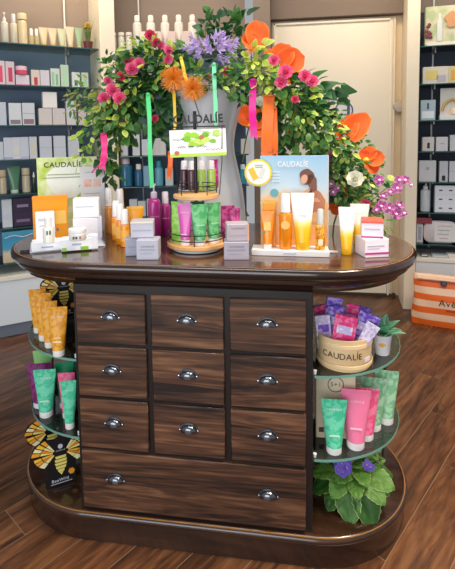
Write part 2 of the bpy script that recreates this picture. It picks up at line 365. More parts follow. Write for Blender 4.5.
cpart('painted_highlight', band(.3475, .3505, .9465, .9487), EDGE_GLINT); cpart('painted_highlight', band(.3365, .3395, .1000, .1022), EDGE_GLINT)  # gold highlight lines painted as lighter strips on countertop and plinth edges
DW, CW, ZT, PT = .7289, .2307, .8484, .1778
def cup_handle(parent):
    mb = MB(); w, h, dd = .030, .026, .022; n = 14; m = 7; rs = []
    for k in range(m + 1):
        e = math.pi / 2 * k / m; r = []
        for i in range(n + 1):
            a = math.pi * i / n; r.append((w * math.cos(a) * math.cos(e) ** .8, -dd * math.sin(e), h * math.sin(a) * math.cos(e) ** .6 - .011))
        rs.append(r)
    vs = [p for r in rs for p in r]; fs = []
    for k in range(m):
        for i in range(n): fs.append((k * (n + 1) + i, k * (n + 1) + i + 1, (k + 1) * (n + 1) + i + 1, (k + 1) * (n + 1) + i))
    o2 = len(vs); vs += [(x * .93, y * .9, z * .93 - .0003) for x, y, z in vs]; fs += [tuple(i + o2 for i in reversed(f)) for f in fs]
    mb.add(vs, fs)
    poly = [(-.036, -.013), (.036, -.013), (.036, -.004)] + [(.033 * math.cos(a), -.008 + .030 * math.sin(a)) for a in [math.pi * i / 12 for i in range(1, 12)]] + [(-.036, -.004)]
    mb.prism(poly, -.0022, 0)
    return mb
HND = cup_handle(None); HND.v = [(x * .9, y * .8, z * .86) for x, y, z in HND.v]; HND = HND.mesh('cup_handle'); SCR = MB().lathe([(.0032, 0), (.0030, .0016), (.0015, .0024)], 8).mesh('screw')
PEW = mat('#74787f', .2, 1.0, .05)
def drawer(x0, x1, z0, z1, hx):
    cx, cz = (x0 + x1) / 2, (z0 + z1) / 2
    o = link('drawer', MB().box((0, 0, 0), (x1 - x0, .026, z1 - z0), bev=.0028).mesh('drawer'), W_DRAWER, ctr, (cx - .375, .013 - YC, cz))
    for h in hx:
        link('cup_handle', HND, PEW, o, (h - cx, -.0135, .012))
        for s in (-1, 1): link('screw', SCR, CHROME, o, (h - cx + s * .0292, -.0150, .0052), (R(90), 0, 0))
for r_ in range(3):
    for c_ in range(3):
        x0 = c_ * (DW - CW) / 2; zt = ZT - r_ * PT; drawer(x0, x0 + CW, zt - PT + .0112, zt, [x0 + CW / 2])
drawer(0, DW, .116, .3144, [CW / 2, DW - CW / 2])
# side shelves of the counter
GZL, GZR = (.615, .345), (.609, .340)
def dshape(side, z, r=.315, n=26):
    xc, xb = (XL, -.0135) if side < 0 else (XR, .7505); pts = []
    for i in range(n + 1):
        a = -math.pi / 2 + math.pi * i / n; x = xc - r * math.cos(a) if side < 0 else xc + r * math.cos(a)
        pts.append(((min(x, xb) if side < 0 else max(x, xb)), YC + r * math.sin(a), z))
    return pts
for side, zs in ((-1, GZL), (1, GZR)):
    for z in zs:
        g = cpart('glass_shelf', MB().rings([dshape(side, z - .008), dshape(side, z)]), GLASS)
        mb = MB(); o_, i_ = dshape(side, z, .3155), dshape(side, z, .3140)
        lo, hi = z - .0078, z - .0002
        mb.rings([[(x, y, lo) for x, y, _ in o_], [(x, y, hi) for x, y, _ in o_], [(x, y, hi) for x, y, _ in i_], [(x, y, lo) for x, y, _ in i_]], cap=False)
        mb.v = [(x - .375, y - YC, zz) for x, y, zz in mb.v]; link('polished_edge', mb.mesh('polished_edge'), GLASSEDGE, g)
    xc = XL if side < 0 else XR
    for a in ((2,),):
        an = R(a[0]); x = xc + side * .275 * math.cos(an); y = YC + .275 * math.sin(an)
        cpart('shelf_post', MB().lathe([(.006, 0), (.006, .5)], 10, (x, y, .103)), STEEL)
    for z in zs:
        cpart('shelf_pin', MB().lathe([(.004, 0), (.006, .012), (.002, .014)], 8, ((-.02 if side < 0 else .757), .03, z)), WHITE)

# ================================================================== PRODUCT BUILDERS
RECESS = 0
def root_at(px, py, z, depth, rz, name, label, cat, group=None):
    P = on_z(px, py, z); a = facing(P) if rz is None else rz
    n = Vector((-math.sin(a), math.cos(a), 0)); c = P + n * depth / 2
    return thing(name, label, cat, (c.x, c.y, z), a, group), c
def shelf_root(b, px, k, depth, name, label, cat, group=None, z=None, back=0.015):
    P, T, N, s0, s1, dp, H, bn = BAYS[b]
    zz = SHZ[k] if z is None else z
    Q = on_plane(px, 150, P + N * (.03 + back), N); c = Q + N * depth / 2
    return thing(name, label, cat, (c.x, c.y, zz), H, group), Vector((Q.x, Q.y, zz))
BM = {}
def box_me(w, d, h, bev=.0015):
    return MB().box((0, 0, h / 2), (w, d, h), bev=bev).mesh('carton_body', smooth=False)
def fill_carton(o, w, d, h, col, prints=(), rough=.4, txt=None, txtcol='#555555', flap=True):
    m = col if not isinstance(col, str) else mat(col, rough, var=.03)
    link('carton_body', box_me(w, d, h), m, o)
    if flap: link('lid_flap', MB().box((0, 0, h + .0004), (w * .93, d * .9, .0012)).mesh('lid_flap', smooth=False), m, o)
    for (x0, x1, z0, z1, pc) in prints:
        pm = pc if not isinstance(pc, str) else mat(pc, .4, var=.04)
        link('print_panel', MB().box((w * ((x0 + x1) / 2 - .5), -d / 2 - .0004, h * (z0 + z1) / 2), (w * (x1 - x0), .0010, h * (z1 - z0))).mesh('print_panel', smooth=False), pm, o)
    for t in (txt or ()):
        lettering(o, t[0], w * t[1], (0, -d / 2 - .0016, h * t[2]), mat(txtcol if len(t) < 4 else t[3], .5))
def tube_mesh(w, h, r, capf=.13):
    n = 20; rs = []; z0 = h * capf
    for k in range(9):
        t = k / 8; e = t ** .9
        rx = r + (w / 2 - r) * t; ry = max(.0016, r * (1 - e ** 1.15))
        rs.append([(rx * math.cos(2 * math.pi * i / n), ry * math.sin(2 * math.pi * i / n), z0 + (h * .93 - z0) * t) for i in range(n)])
    return MB().rings(rs)
def fill_tube(o, w, h, body, cap, txt=None, r=None, crimp=None, txtz=.72, extra=()):
    r = r or w * .31
    bm_ = body if not isinstance(body, str) else mat(body, .3, var=.05, coat=.2)
    part('tube_body', tube_mesh(w, h, r), bm_, o)
    part('crimp_seal', MB().box((0, 0, h * .963), (w, .0024, h * .075), bev=.0006), bm_ if crimp is None else mat(crimp, .35), o)
    cm = mat(cap, .35, var=.02)
    part('cap', MB().lathe([(r * .92, 0), (r * .98, h * .012), (r * .98, h * .125), (r * .88, h * .135)], 20), cm, o)
    def front(z):
        t = (z - .13) / .8; return -max(.0016, r * (1 - max(0, t) ** 1.035)) - .0012
    slope = math.atan2(r, h * .8)
    for t in (txt or ()):
        lettering(o, t[0], w * t[1], (0, front(t[2]) - .0005, h * t[2]), mat(t[3], .4), rx=-slope * .9)
    for (x0, x1, z0, z1, c) in extra:
        zz = (z0 + z1) / 2
        link('print_panel', MB().box((0, 0, 0), (w * (x1 - x0), .0008, h * (z1 - z0))).mesh('print_panel'), mat(c, .4), o, (w * ((x0 + x1) / 2 - .5), front(zz) - .0004, h * zz), (-slope * .9, 0, 0))
def fill_bottle(o, w, h, body, cap, style='pump', shoulder=.68, label_col=None, txt=None):
    r = w / 2; bm_ = body if not isinstance(body, str) else mat(body, .25, var=.04, coat=.3)
    cm = mat(cap, .35, var=.02); hb = h * shoulder
    part('bottle_body', MB().lathe([(r * .9, 0), (r, h * .015), (r, hb * .88), (r * .93, hb * .94), (r * .6, hb * .99), (r * .42, hb)], 20), bm_, o)
    if style == 'pump':
        part('pump_collar', MB().lathe([(r * .45, hb), (r * .5, hb + h * .01), (r * .5, hb + h * .10), (r * .3, hb + h * .12)], 16), cm, o)
        part('pump_head', MB().lathe([(r * .14, hb + h * .1), (r * .14, hb + h * .22), (r * .35, hb + h * .23), (r * .35, h * .98), (r * .25, h)], 12).box((0, -r * .5, h * .955), (r * .3, r * .9, h * .035), bev=.001), cm, o)
    elif style == 'spray':
        part('cap', MB().lathe([(r * .78, hb - h * .005), (r * .8, hb + h * .01), (r * .74, h * .96), (r * .6, h)], 18), cm, o)
        part('neck_ring', MB().lathe([(r * .84, hb - h * .012), (r * .84, hb + h * .012)], 18), mat('#e8e2da', .3), o)
    elif style == 'dropper':
        part('cap', MB().lathe([(r * .5, hb), (r * .5, hb + h * .12), (r * .32, hb + h * .14), (r * .28, h * .96), (r * .12, h)], 14), cm, o)
    elif style == 'cyl':
        part('cap', MB().lathe([(r * .96, hb), (r * .99, hb + h * .01), (r * .99, h * .985), (r * .9, h)], 18), cm, o)
    elif style == 'taper':
        part('cap', MB().lathe([(r * .62, hb), (r * .62, h * .97), (r * .5, h)], 16), cm, o)
    if label_col: part('label_band', MB().lathe([(r * 1.012, hb * .25), (r * 1.012, hb * .72)], 20, cap=False), mat(label_col, .45), o)
    for t in (txt or ()): lettering(o, t[0], w * t[1], (0, -r - .0012, h * t[2]), mat(t[3], .4))

# shelf stock: (kind, px centre, width px, height px, colour, options)
NUM = ['first', 'second', 'third', 'fourth', 'fifth', 'sixth', 'seventh', 'eighth', 'ninth', 'tenth', 'eleventh', 'twelfth', 'thirteenth', 'fourteenth', 'fifteenth']
def tone(c, f=.9):
    if not isinstance(c, str): return c
    v = [int(c[i:i + 2], 16) for i in (1, 3, 5)]
    return c if min(v) < 150 else '#%02x%02x%02x' % tuple(int(x * f) for x in v)
def stock(b, k, items):
    bn = BAYS[b][7]; tot = len(items)
    for i, it in enumerate(items):
        kind, px, w, h, col, desc = it[:6]; opt = it[6] if len(it) > 6 else {}
        cat = {'carton': 'box', 'tube': 'tube', 'jar': 'jar'}.get(kind, 'bottle')
        lab = '%s, %s from left on %s shelf of %s' % (desc, NUM[i], ORD[k], bn)
        z = SHZ[k] + .0003
        dr = opt.get('d', .7)
        name = {'carton': 'carton', 'tube': 'cosmetic_tube', 'jar': 'cream_jar'}.get(kind, 'cosmetic_bottle')
        o, Q = shelf_root(b, px, k, .06, name, lab, cat, 'stock on the wall shelves', z=z + opt.get('lift', 0), back=opt.get('back', .02))
        s = mpp(Q); W, Hh = w * s * .97, h * s; col = tone(col)
        if 'lift_px' in opt: o.location.z += opt['lift_px'] * s
        if kind == 'carton': fill_carton(o, W, min(.06, W * dr), Hh, col, opt.get('prints', ()), txt=opt.get('txt'))
        elif kind == 'tube': fill_tube(o, W, Hh, col, opt.get('cap', '#f3efe6'), txt=opt.get('txt'), extra=opt.get('extra', ()))
        elif kind == 'jar':
            r = W / 2
            part('jar_body', MB().lathe([(r * .85, 0), (r, Hh * .06), (r, Hh * .6), (r * .9, Hh * .66)], 20), mat(col, .2, coat=.4), o)
            part('lid', MB().lathe([(r * .97, Hh * .62), (r * .97, Hh * .95), (r * .9, Hh)], 20), mat(opt.get('cap', '#f0e8ea'), .3), o)
        else: fill_bottle(o, W, Hh, col, opt.get('cap', '#f4f0ea'), kind, opt.get('sh', .72), opt.get('label'))
red = '#c4304e'; pk = '#e2557c'
stock('L', 0, [('pump', 2, 7.5, 32, '#e7dcc2', 'cream pump bottle with silver neck', dict(cap='#e9e6e0')), ('pump', 11, 7, 31, '#f0e6d2', 'cream pump bottle with pale cap'), ('taper', 20, 7, 30, '#efe2c6', 'cream bottle with narrow silver cap', dict(cap='#cfd3d8')),
  ('cyl', 28.5, 9, 31, '#f0dcae', 'tall yellow-cream cylinder bottle', dict(cap='#f0dcae', sh=.8)), ('taper', 37, 5, 17, '#b9a878', 'small amber flask with white cap', dict(cap='#f2f0ec', sh=.6)), ('taper', 42.2, 5, 17, '#b9a878', 'small amber flask with clear cap', dict(cap='#f2f0ec', sh=.6)),
  ('tube', 49, 9, 19, '#efd9ae', 'cream tube with gold foot', dict(cap='#d9b06a')), ('tube', 58, 9, 19, '#efd6ae', 'peach-cream tube with gold foot', dict(cap='#d9a868')), ('tube', 67, 8.5, 19, '#d9dcb4', 'pale green tube with gold foot', dict(cap='#dcb678')),
  ('tube', 75.2, 8.5, 21.5, '#f0dcb8', 'taller cream tube', dict(cap='#e6c898')), ('tube', 84, 8, 21, '#a9c79a', 'sage green tube', dict(cap='#e8c99a'))])
stock('L', 1, [('carton', 4, 9.5, 24, '#f3dfe3', 'white carton printed with a red bottle', dict(prints=[(.35, .75, .12, .8, '#e0486e')])), ('carton', 14, 8.5, 23.5, '#f0d6dc', 'pink carton printed with a red flask', dict(prints=[(.3, .75, .15, .75, '#cf3560')])),
  ('carton', 26, 13, 10.5, '#f0e6ee', 'flat white carton with pink foot', dict(prints=[(0, 1, 0, .14, '#dd7f9c')], d=.6)), ('carton', 39, 8.5, 16, '#f2e2d6', 'small cream carton printed with red bottle', dict(prints=[(.32, .72, .08, .55, '#c92f42'), (0, 1, 0, .06, '#c65b76')])),
  ('carton', 48.2, 9, 16, '#efe4f0', 'small lilac-white carton with red foot', dict(prints=[(0, 1, 0, .07, '#cc5f78')])), ('carton', 58.5, 9, 18, '#e9f1e2', 'white carton with green bottle prints', dict(prints=[(.12, .38, .1, .8, '#9cc7a2'), (.55, .8, .1, .7, '#7fb590')])),
  ('carton', 68, 8, 22, '#d6ead0', 'taller pale green carton', dict(prints=[(.3, .7, .15, .8, '#b2d8ae')])), ('carton', 79, 8, 15, '#eef3ea', 'white carton printed with dark green drops', dict(prints=[(.3, .7, .12, .5, '#2d7a60')])), ('carton', 88, 7, 15, '#dcead6', 'small pale green carton', dict(prints=[(.3, .7, .15, .7, '#a6cfa0')]))])
stock('L', 2, [('carton', 4, 8, 23, '#dfe2ee', 'narrow pale lilac carton'), ('carton', 17, 12, 22, '#eef0f4', 'white carton with grey picture foot', dict(prints=[(.1, .9, .06, .25, '#8a7a88')])), ('carton', 30.3, 12, 22, '#e9ecf2', 'white carton with rosy picture foot', dict(prints=[(.1, .9, .06, .28, '#94727c'), (0, 1, .52, .55, '#b9a6ae')])),
  ('carton', 47, 13, 16.5, '#ece2de', 'wide blush carton with fine border', dict(prints=[(0, 1, 0.02, .06, '#b9a29c')])), ('carton', 60.4, 12.5, 16.5, '#eae0de', 'wide blush carton beside its twin', dict(prints=[(0, 1, 0.02, .06, '#b9a29c')])), ('carton', 73, 10, 24, '#e9e4e6', 'tall pale carton'), ('carton', 84, 8, 16, '#e8d6d6', 'small pinkish carton'), ('carton', 93, 8, 16, '#ead9cf', 'small beige carton')])
stock('L', 3, [('carton', 1, 5, 18, '#dfe3ef', 'narrow pale blue carton'), ('carton', 8.2, 8, 22, '#e3e6f2', 'white carton with silver foot', dict(prints=[(0, 1, .0, .12, '#aab0c4')])), ('carton', 16.6, 8, 22, '#e6e8f2', 'white carton with cream panel', dict(prints=[(.2, .8, .2, .6, '#d8d6cf')])), ('carton', 25, 8, 22, '#e1e5f2', 'pale lilac carton with silver foot', dict(prints=[(0, 1, .0, .12, '#b3b8cc')])),
  ('carton', 33.6, 7.5, 22, '#e6e6ea', 'white carton with gold panel', dict(prints=[(.25, .75, .2, .7, '#d6d0bf')])), ('carton', 46, 12, 22, '#e0e2ee', 'wide lilac-grey carton', dict(prints=[(0, 1, .48, .51, '#b7bac9')])), ('carton', 60, 12, 22, '#e2e6ee', 'wide pale grey carton', dict(prints=[(0, 1, .48, .51, '#b7bac9')])), ('carton', 74, 11, 21, '#dfe2ea', 'wide silvery carton')])
stock('L', 4, [('cyl', 1, 8, 24, '#cdbb9c', 'beige cylinder bottle', dict(cap='#c9b595')), ('tube', 13, 12.5, 27, '#4d7a5c', 'dark green tube', dict(cap='#c8d4cc')), ('cyl', 25, 8, 24.5, '#cbbd9f', 'sand coloured cylinder bottle', dict(cap='#cbbd9f')), ('dropper', 33, 4.5, 20, '#22352f', 'tiny dark green dropper bottle', dict(cap='#d9dede'))])
stock('L', 5, [('carton', 4, 9.5, 28, '#e4e9f0', 'tall white carton', dict(prints=[(.1, .9, .3, .5, '#c4cbd8')])), ('carton', 20, 18.5, 14, '#3a2b45', 'wide plum carton', dict(prints=[(.15, .85, .3, .5, '#7a6a8a')], d=.45)), ('carton', 33.5, 5.5, 14, '#8fae4a', 'small lime green carton', dict(prints=[(.1, .9, .5, .8, '#e3e6c8')]))])
stock('M', 0, [('cyl', 116, 6.3, 18.5, '#f2ece2', 'short white bottle', dict(cap='#efe6d8', sh=.82)), ('cyl', 124, 6.3, 18.5, '#f2ece2', 'short white bottle with rounded cap', dict(cap='#efe6d8', sh=.82)), ('cyl', 131.5, 6.3, 18.5, '#efe8dc', 'short pearl bottle', dict(cap='#efe6d8', sh=.82))]
  + [('taper', x, 9.2, 37, '#f4ece2', 'tall white bottle with %s cap' % c, dict(cap='#f3e8dc', sh=.84, back=.1)) for x, c in ((140, 'narrow'), (153.5, 'domed'), (167.5, 'slim'), (181, 'plain'), (194.5, 'ribbed'))])
stock('M', 0, [('carton', x, 8, 19, c, d, dict(back=.03)) for x, c, d in ((146.5, '#f4e8de', 'short cream carton in front'), (160.5, '#f6ddd4', 'short blush carton in front'), (174, '#f4d6cf', 'short rosy carton in front'), (188, '#f3d9d0', 'short peach carton in front'))])
stock('M', 1, [('cyl', 129, 7, 16, '#efe9e2', 'white bottle among roses', dict(cap='#e6dfd6')), ('cyl', 150, 7, 16, '#ece5dd', 'cream bottle among leaves', dict(cap='#e6dfd6'))])
stock('M', 3, [('carton', 124, 7, 13, '#e6e4e8', 'small white carton'), ('carton', 136, 7.5, 21, '#eceaec', 'tall white carton', dict(prints=[(0, 1, .3, .33, '#b9b4c2')])), ('carton', 145, 7, 16, '#e4e6ee', 'narrow white carton'), ('carton', 152.5, 7.5, 17, '#e6e0e2', 'grey-white carton', dict(prints=[(.3, .7, .1, .6, '#c2b6b2')])), ('carton', 161, 10, 19.5, '#ece8e4', 'wide white carton', dict(prints=[(.15, .45, .1, .85, '#cfc6c2')])), ('carton', 246, 10, 15, '#e9e4e0', 'pale carton right of the silver vase')])
stock('M', 4, [('taper', 124.5, 14, 28, '#1f6688', 'broad petrol blue bottle', dict(cap='#d8c4cc', sh=.8)), ('taper', 137.5, 9, 22, '#1d5a80', 'smaller blue bottle with white cap', dict(cap='#e9e6da', sh=.76)), ('carton', 147, 9, 20, '#7fa9bd', 'light blue carton'), ('taper', 158, 9, 25, '#5f9fb6', 'sky blue bottle with turquoise cap', dict(cap='#2d93a5', sh=.75)), ('carton', 168.5, 8, 17, '#d9e3ea', 'pale blue-white carton'), ('taper', 243, 8, 20, '#2f8aa0', 'turquoise bottle right of the silver vase', dict(cap='#d9e3ea', sh=.75))])
stock('M', 5, [('carton', 131.5, 8, 17, '#dcdde6', 'pale grey carton'), ('carton', 140, 8, 15, '#d9dce4', 'silver-grey carton'), ('carton', 148.5, 7, 17, '#cfd3de', 'bluish grey carton')])
stock('R', 1, [('carton', 434, 24, 17, '#efeadb', 'wide white carton with yellow flower print', dict(prints=[(.12, .6, .25, .8, '#dccb7a'), (.55, .9, .1, .5, '#b9b3c4')], d=.3)), ('carton', 453, 12, 17, '#eddfae', 'yellow flower carton', dict(prints=[(.2, .8, .2, .8, '#e0ac52')], d=.5))])
stock('R', 2, [('carton', 427.3, 14, 20, '#b9cfdc', 'pale blue carton with white foot', dict(prints=[(.1, .9, .1, .45, '#e3ebf0'), (.42, .56, .55, .85, '#3d5568')]))])
stock('R', 3, [('carton', 428.3, 11, 14, '#e6e1dd', 'white carton printed with a black dropper', dict(prints=[(.4, .62, .2, .6, '#1b1a1e')])), ('carton', 442, 11, 14, '#e6e7ee', 'plain white carton', dict(prints=[(.3, .7, .5, .55, '#8d93a8')])), ('carton', 455, 9, 16, '#dfe1ea', 'white carton at the picture edge')])
stock('R', 4, [('carton', 428, 16, 21, '#e4e3e9', 'large square white carton', dict(prints=[(.4, .6, .55, .7, '#9fa3b2')])), ('carton', 444.5, 8, 20.5, '#dcdde4', 'narrow carton with black tube print', dict(prints=[(.3, .7, .05, .3, '#202028'), (.25, .75, .35, .85, '#c2c4cf')])), ('carton', 454.5, 8, 20.5, '#e4e5ee', 'white carton near the edge', dict(prints=[(0, 1, .5, .53, '#b4b8c8')]))])
stock('R', 5, [('pump', 427, 9.5, 29, '#d8e0e8', 'white pump bottle', dict(cap='#e9eaee', sh=.78))])
for r_ in range(3):
    for c_ in range(2):
        o, Q = shelf_root('R', 441.8 + c_ * 10, 5, .05, 'carton', 'small white cube carton, %s row, %s column, on sixth shelf of right bay' % (['bottom', 'middle', 'top'][r_], ['left', 'right'][c_]), 'box', 'cube cartons stacked three high', z=SHZ[5] + .0003 + r_ * .0675)
        fill_carton(o, .078, .05, .066, '#e2e6f0', [(.35, .65, .4, .55, '#3c4664')])
stock('R', 6, [('carton', 421.8, 6, 19, '#e3e4ea', 'narrow white carton with grey print', dict(prints=[(.25, .75, .15, .85, '#9ea3b2')]))])
# stacked or special shelf stock
def shelf_carton(b, px, k, w, h, col, label, lift_px, prints=(), d=.7, back=.02, txt=None):
    o, Q = shelf_root(b, px, k, .06, 'carton', label, 'box', 'stock on the wall shelves', back=back); s = mpp(Q)
    o.location.z += lift_px * s + .0012; fill_carton(o, w * s, min(.06, w * s * d), h * s, col, prints, txt=txt); return o
o, Q = shelf_root('L', 25.5, 1, .06, 'cream_jar', 'pink cream jar standing on a flat white carton, left bay', 'jar', 'stock on the wall shelves'); s = mpp(Q); o.location.z += 10.5 * s + .002
part('jar_body', MB().lathe([(.032, 0), (.038, .003), (.038, .03), (.034, .033)], 20), mat('#d94a72', .2, coat=.4), o); part('lid', MB().lathe([(.037, .031), (.037, .055), (.034, .058)], 20), mat('#efc4cf', .3), o)
shelf_carton('L', 52, 2, 13.5, 16, '#efe8e4', 'single blush carton stacked on the wide pair, third shelf of left bay', 16.5, [(0, 1, .02, .06, '#bda9a2')])
shelf_carton('L', 20, 5, 17.5, 14, '#352840', 'upper plum carton of the stacked pair, left bay', 14, [(.2, .8, .35, .55, '#8b7d9b')], d=.45)
o = shelf_carton('R', 440, 0, 32, 39, pattern('botanic_print', '#e3dcc0', '#b9c79a', 14, lo=.4, hi=.62), 'large picture box with bottle and grapes on top shelf of right bay', 0, (), d=.2)
o.name = 'picture_box'
s = mpp(Vector(o.location)); w_, h_ = 32 * s, 39 * s; y_ = -.024
part('printed_bottle', MB().prism([(-.16 * w_, .12 * h_), (-.02 * w_, .12 * h_), (-.02 * w_, .62 * h_), (-.06 * w_, .68 * h_), (-.06 * w_, .8 * h_), (-.12 * w_, .8 * h_), (-.12 * w_, .68 * h_), (-.16 * w_, .62 * h_)], y_ - .0115, y_ - .0065), mat('#e2e6e4', .4), o)
mb = MB()
for k in range(14): mb.lathe([(0.0005, -.013), (.009, -.009), (.013, 0), (.009, .009), (.0005, .013)], 8, (-.40 * w_ + random.uniform(-.016, .016), y_ - .007, .42 * h_ + random.uniform(-.06, .04)), cap=False, sy=.3)
part('printed_grapes', mb, mat('#7c3a42', .4), o)
part('printed_foot', MB().box((0, y_ - .009, .055 * h_), (w_ * .9, .004, .09 * h_)), mat('#f2ecdf', .4), o)
part('printed_flower', MB().prism([(.1 * w_ + (.18 + .05 * math.sin(5 * a)) * w_ * math.cos(a) + .14 * w_, .64 * h_ + .2 * h_ * math.sin(a)) for a in [2 * math.pi * k / 24 for k in range(24)]], y_ - .0105, y_ - .0065), mat('#dba071', .4), o)
# white display stand on the right
o, Q = shelf_root('R', 449.5, 2, .05, 'display_stand', 'white display stand with golden picture on third shelf of right bay', 'display'); s = mpp(Q)
part('back_card', MB().box((0, .02, 16 * s), (17 * s, .006, 32 * s), bev=.001), mat('#d9d4cb', .45), o); part('base_block', MB().box((0, 0, .018), (19 * s, .05, .036), bev=.002), WHITE, o)
part('printed_swoosh', MB().tube(curve_pts([(-.05, .0155, .07), (-.03, .0155, .12), (.02, .0155, .15), (.05, .0155, .13)]), .011), mat('#c9a45c', .4), o)
part('cream_tester', MB().lathe([(.02, .036), (.026, .04), (.026, .07), (.018, .085)], 16, (.03, -.004, 0)), mat('#f0d9c4', .4), o)
# blue picture box on the lowest left shelf
o, Q = shelf_root('L', 16, 6, .06, 'picture_box', 'blue beach picture box on lowest shelf of left bay', 'box'); s = mpp(Q)
w_, h_ = 33 * s, 31 * s
part('carton_body', MB().box((0, 0, h_ / 2), (w_, .06, h_), bev=.002), gradient('beach_print', [(.0, '#c9b59a'), (.3, '#d8c6a8'), (.45, '#4f9fc0'), (.8, '#3f93bd'), (1, '#67b4d2')], 2, noise=.25), o)
part('printed_swimmer', MB().lathe([(.001, -.012), (.010, -.008), (.012, 0), (.008, .01), (.001, .014)], 10, (.06, -.031, h_ * .42), sy=.15).box((.075, -.031, h_ * .26), (.035, .002, .028), bev=.001), mat('#5a3f38', .5), o)
part('printed_wave', MB().tube(curve_pts([(-.1, -.0305, h_ * .8), (-.04, -.0305, h_ * .86), (.02, -.0305, h_ * .8), (.08, -.0305, h_ * .87)]), .003), WHITE, o)
# potted grass with yellow flowers
o, Q = shelf_root('L', 93, 0, .07, 'potted_plant', 'small potted grass with yellow flowers on top shelf of left bay', 'plant'); s = mpp(Q)
part('pot', MB().lathe([(.026, 0), (.034, .05), (.035, .056), (.031, .056), (.029, .048)], 16), mat('#6a2f32', .5), o)
GRASS = leaf_mat('grass_blade', '#4f7a35', '#8aa84a', '#8aa84a')
for k in range(26):
    a = random.uniform(0, 6.28); l = random.uniform(.09, .2); t = random.uniform(.1, .4)
    part('blade', MB().tube([(.012 * math.cos(a), .012 * math.sin(a), .045), (l * t * .5 * math.cos(a), l * t * .5 * math.sin(a), .05 + l * .6), (l * t * math.cos(a), l * t * math.sin(a), .05 + l)], .0022, 4, .0004), GRASS, o)
YEL = mat('#c9a53a', .6, bump=.4)
for k in range(7):
    a = k * .9; r_ = .012 + .022 * (k % 3) / 2
    part('flower_head', MB().lathe([(.002, -.008), (.012, -.003), (.013, .004), (.004, .009)], 9, (r_ * math.cos(a), r_ * math.sin(a) - .01, .155 + .02 * (k % 2))), YEL, o)
# cushion shaped display with handwritten card, red carton
o, Q = shelf_root('R', 443, 6, .06, 'display_cushion', 'rounded pearl display with handwritten white card on lowest right shelf', 'display'); s = mpp(Q)
w_, h_ = 32 * s, 23 * s
pl = [(w_ / 2 * math.copysign(abs(math.cos(a)) ** .45, math.cos(a)), h_ / 2 + h_ / 2 * math.copysign(abs(math.sin(a)) ** .6, math.sin(a))) for a in [2 * math.pi * k / 32 for k in range(32)]]
part('cushion', MB().rings([[(x * f, y, h_ / 2 + (z - h_ / 2) * f) for x, z in pl] for f, y in ((.86, -.02), (.97, -.012), (1, 0), (.97, .012), (.86, .02))]), mat('#d9cfd2', .35), o)
cd = part('card', MB().box((.03, -.0225, h_ * .5), (w_ * .62, .003, h_ * .8), bev=.0008), WHITE, o)
INK = mat('#3c3350', .6); INKR = mat('#a3456a', .6)
def scribble(parent, x0, x1, z, y, amp, m, n=14, r=.0006, name='handwriting'):
    pts = [(x0 + (x1 - x0) * i / n, y, z + amp * math.sin(i * 2.4 + z * 900) * (.6 + .4 * math.sin(i * 1.7))) for i in range(n + 1)]
    return part(name, MB().tube(curve_pts(pts, 3), r, 4), m, parent)
for k, (a, b_) in enumerate(((-.02, .075), (-.02, .06), (-.025, .055), (-.01, .05))): scribble(cd, a, b_, h_ * (.78 - .18 * k), -.0242, .006, INKR if k in (0, 3) else INK, r=.0013)
o, Q = shelf_root('R', 424.5, 6, .05, 'carton', 'flat dark red carton lying on the narrow carton, lowest right shelf', 'box', z=SHZ[6] + 19.5 * .0078); fill_carton(o, .125, .05, .042, '#8c3540')
for i, (px, w, h, c, lab) in enumerate(((424, .05, .03, '#4a4a55', 'small dark tin lying on the right worktop'), (440, .12, .022, '#a9b4c0', 'grey leaflet stack lying on the right worktop'), (452, .07, .03, '#e3ddd6', 'small white box lying on the right worktop'))):
    Q = on_plane(px, 253, C0 + NR * .05, NR); o = thing('flat_pack', lab, 'box', (Q.x, Q.y, .4003), HR); fill_carton(o, w, .06, h, c, [(.1, .9, .3, .6, '#d8d2cc')])

SIGNX, SIGNZ = 1.150, 1.531
# sensor and round sign on the door
o = thing('door_knob', 'beige rounded knob on the wall right of the cream door', 'knob', (1.575, 2.569, 1.545))
part('back_plate', MB().box((0, -.005, 0), (.075, .01, .07), bev=.004), mat('#dcc7aa', .5), o); part('knob', MB().lathe([(.018, 0), (.024, .012), (.044, .02), (.048, .036), (.038, .052), (.008, .058)], 20), mat('#bdb2a6', .4), o); o.children[1].rotation_euler = (R(90), 0, 0); o.children[1].location = (0, -.008, .004)
o = thing('round_sign', 'round white sign with blue ring and numeral on the door', 'sign', (SIGNX, 2.533, SIGNZ))
part('disc', MB().lathe([(.075, 0), (.075, .003)], 32), WHITE, o).rotation_euler = (R(90), 0, 0)
mb = MB(); mb.rings([[(r_ * math.cos(2 * math.pi * k / 32), y_, r_ * math.sin(2 * math.pi * k / 32)) for k in range(32)] for r_, y_ in ((.062, -.003), (.062, -.0045), (.072, -.0045), (.072, -.003))], cap=False)
part('blue_ring', mb, mat('#4a5486', .4), o); lettering(o, '1', .022, (.035, -.0045, 0), mat('#4a5486', .4))

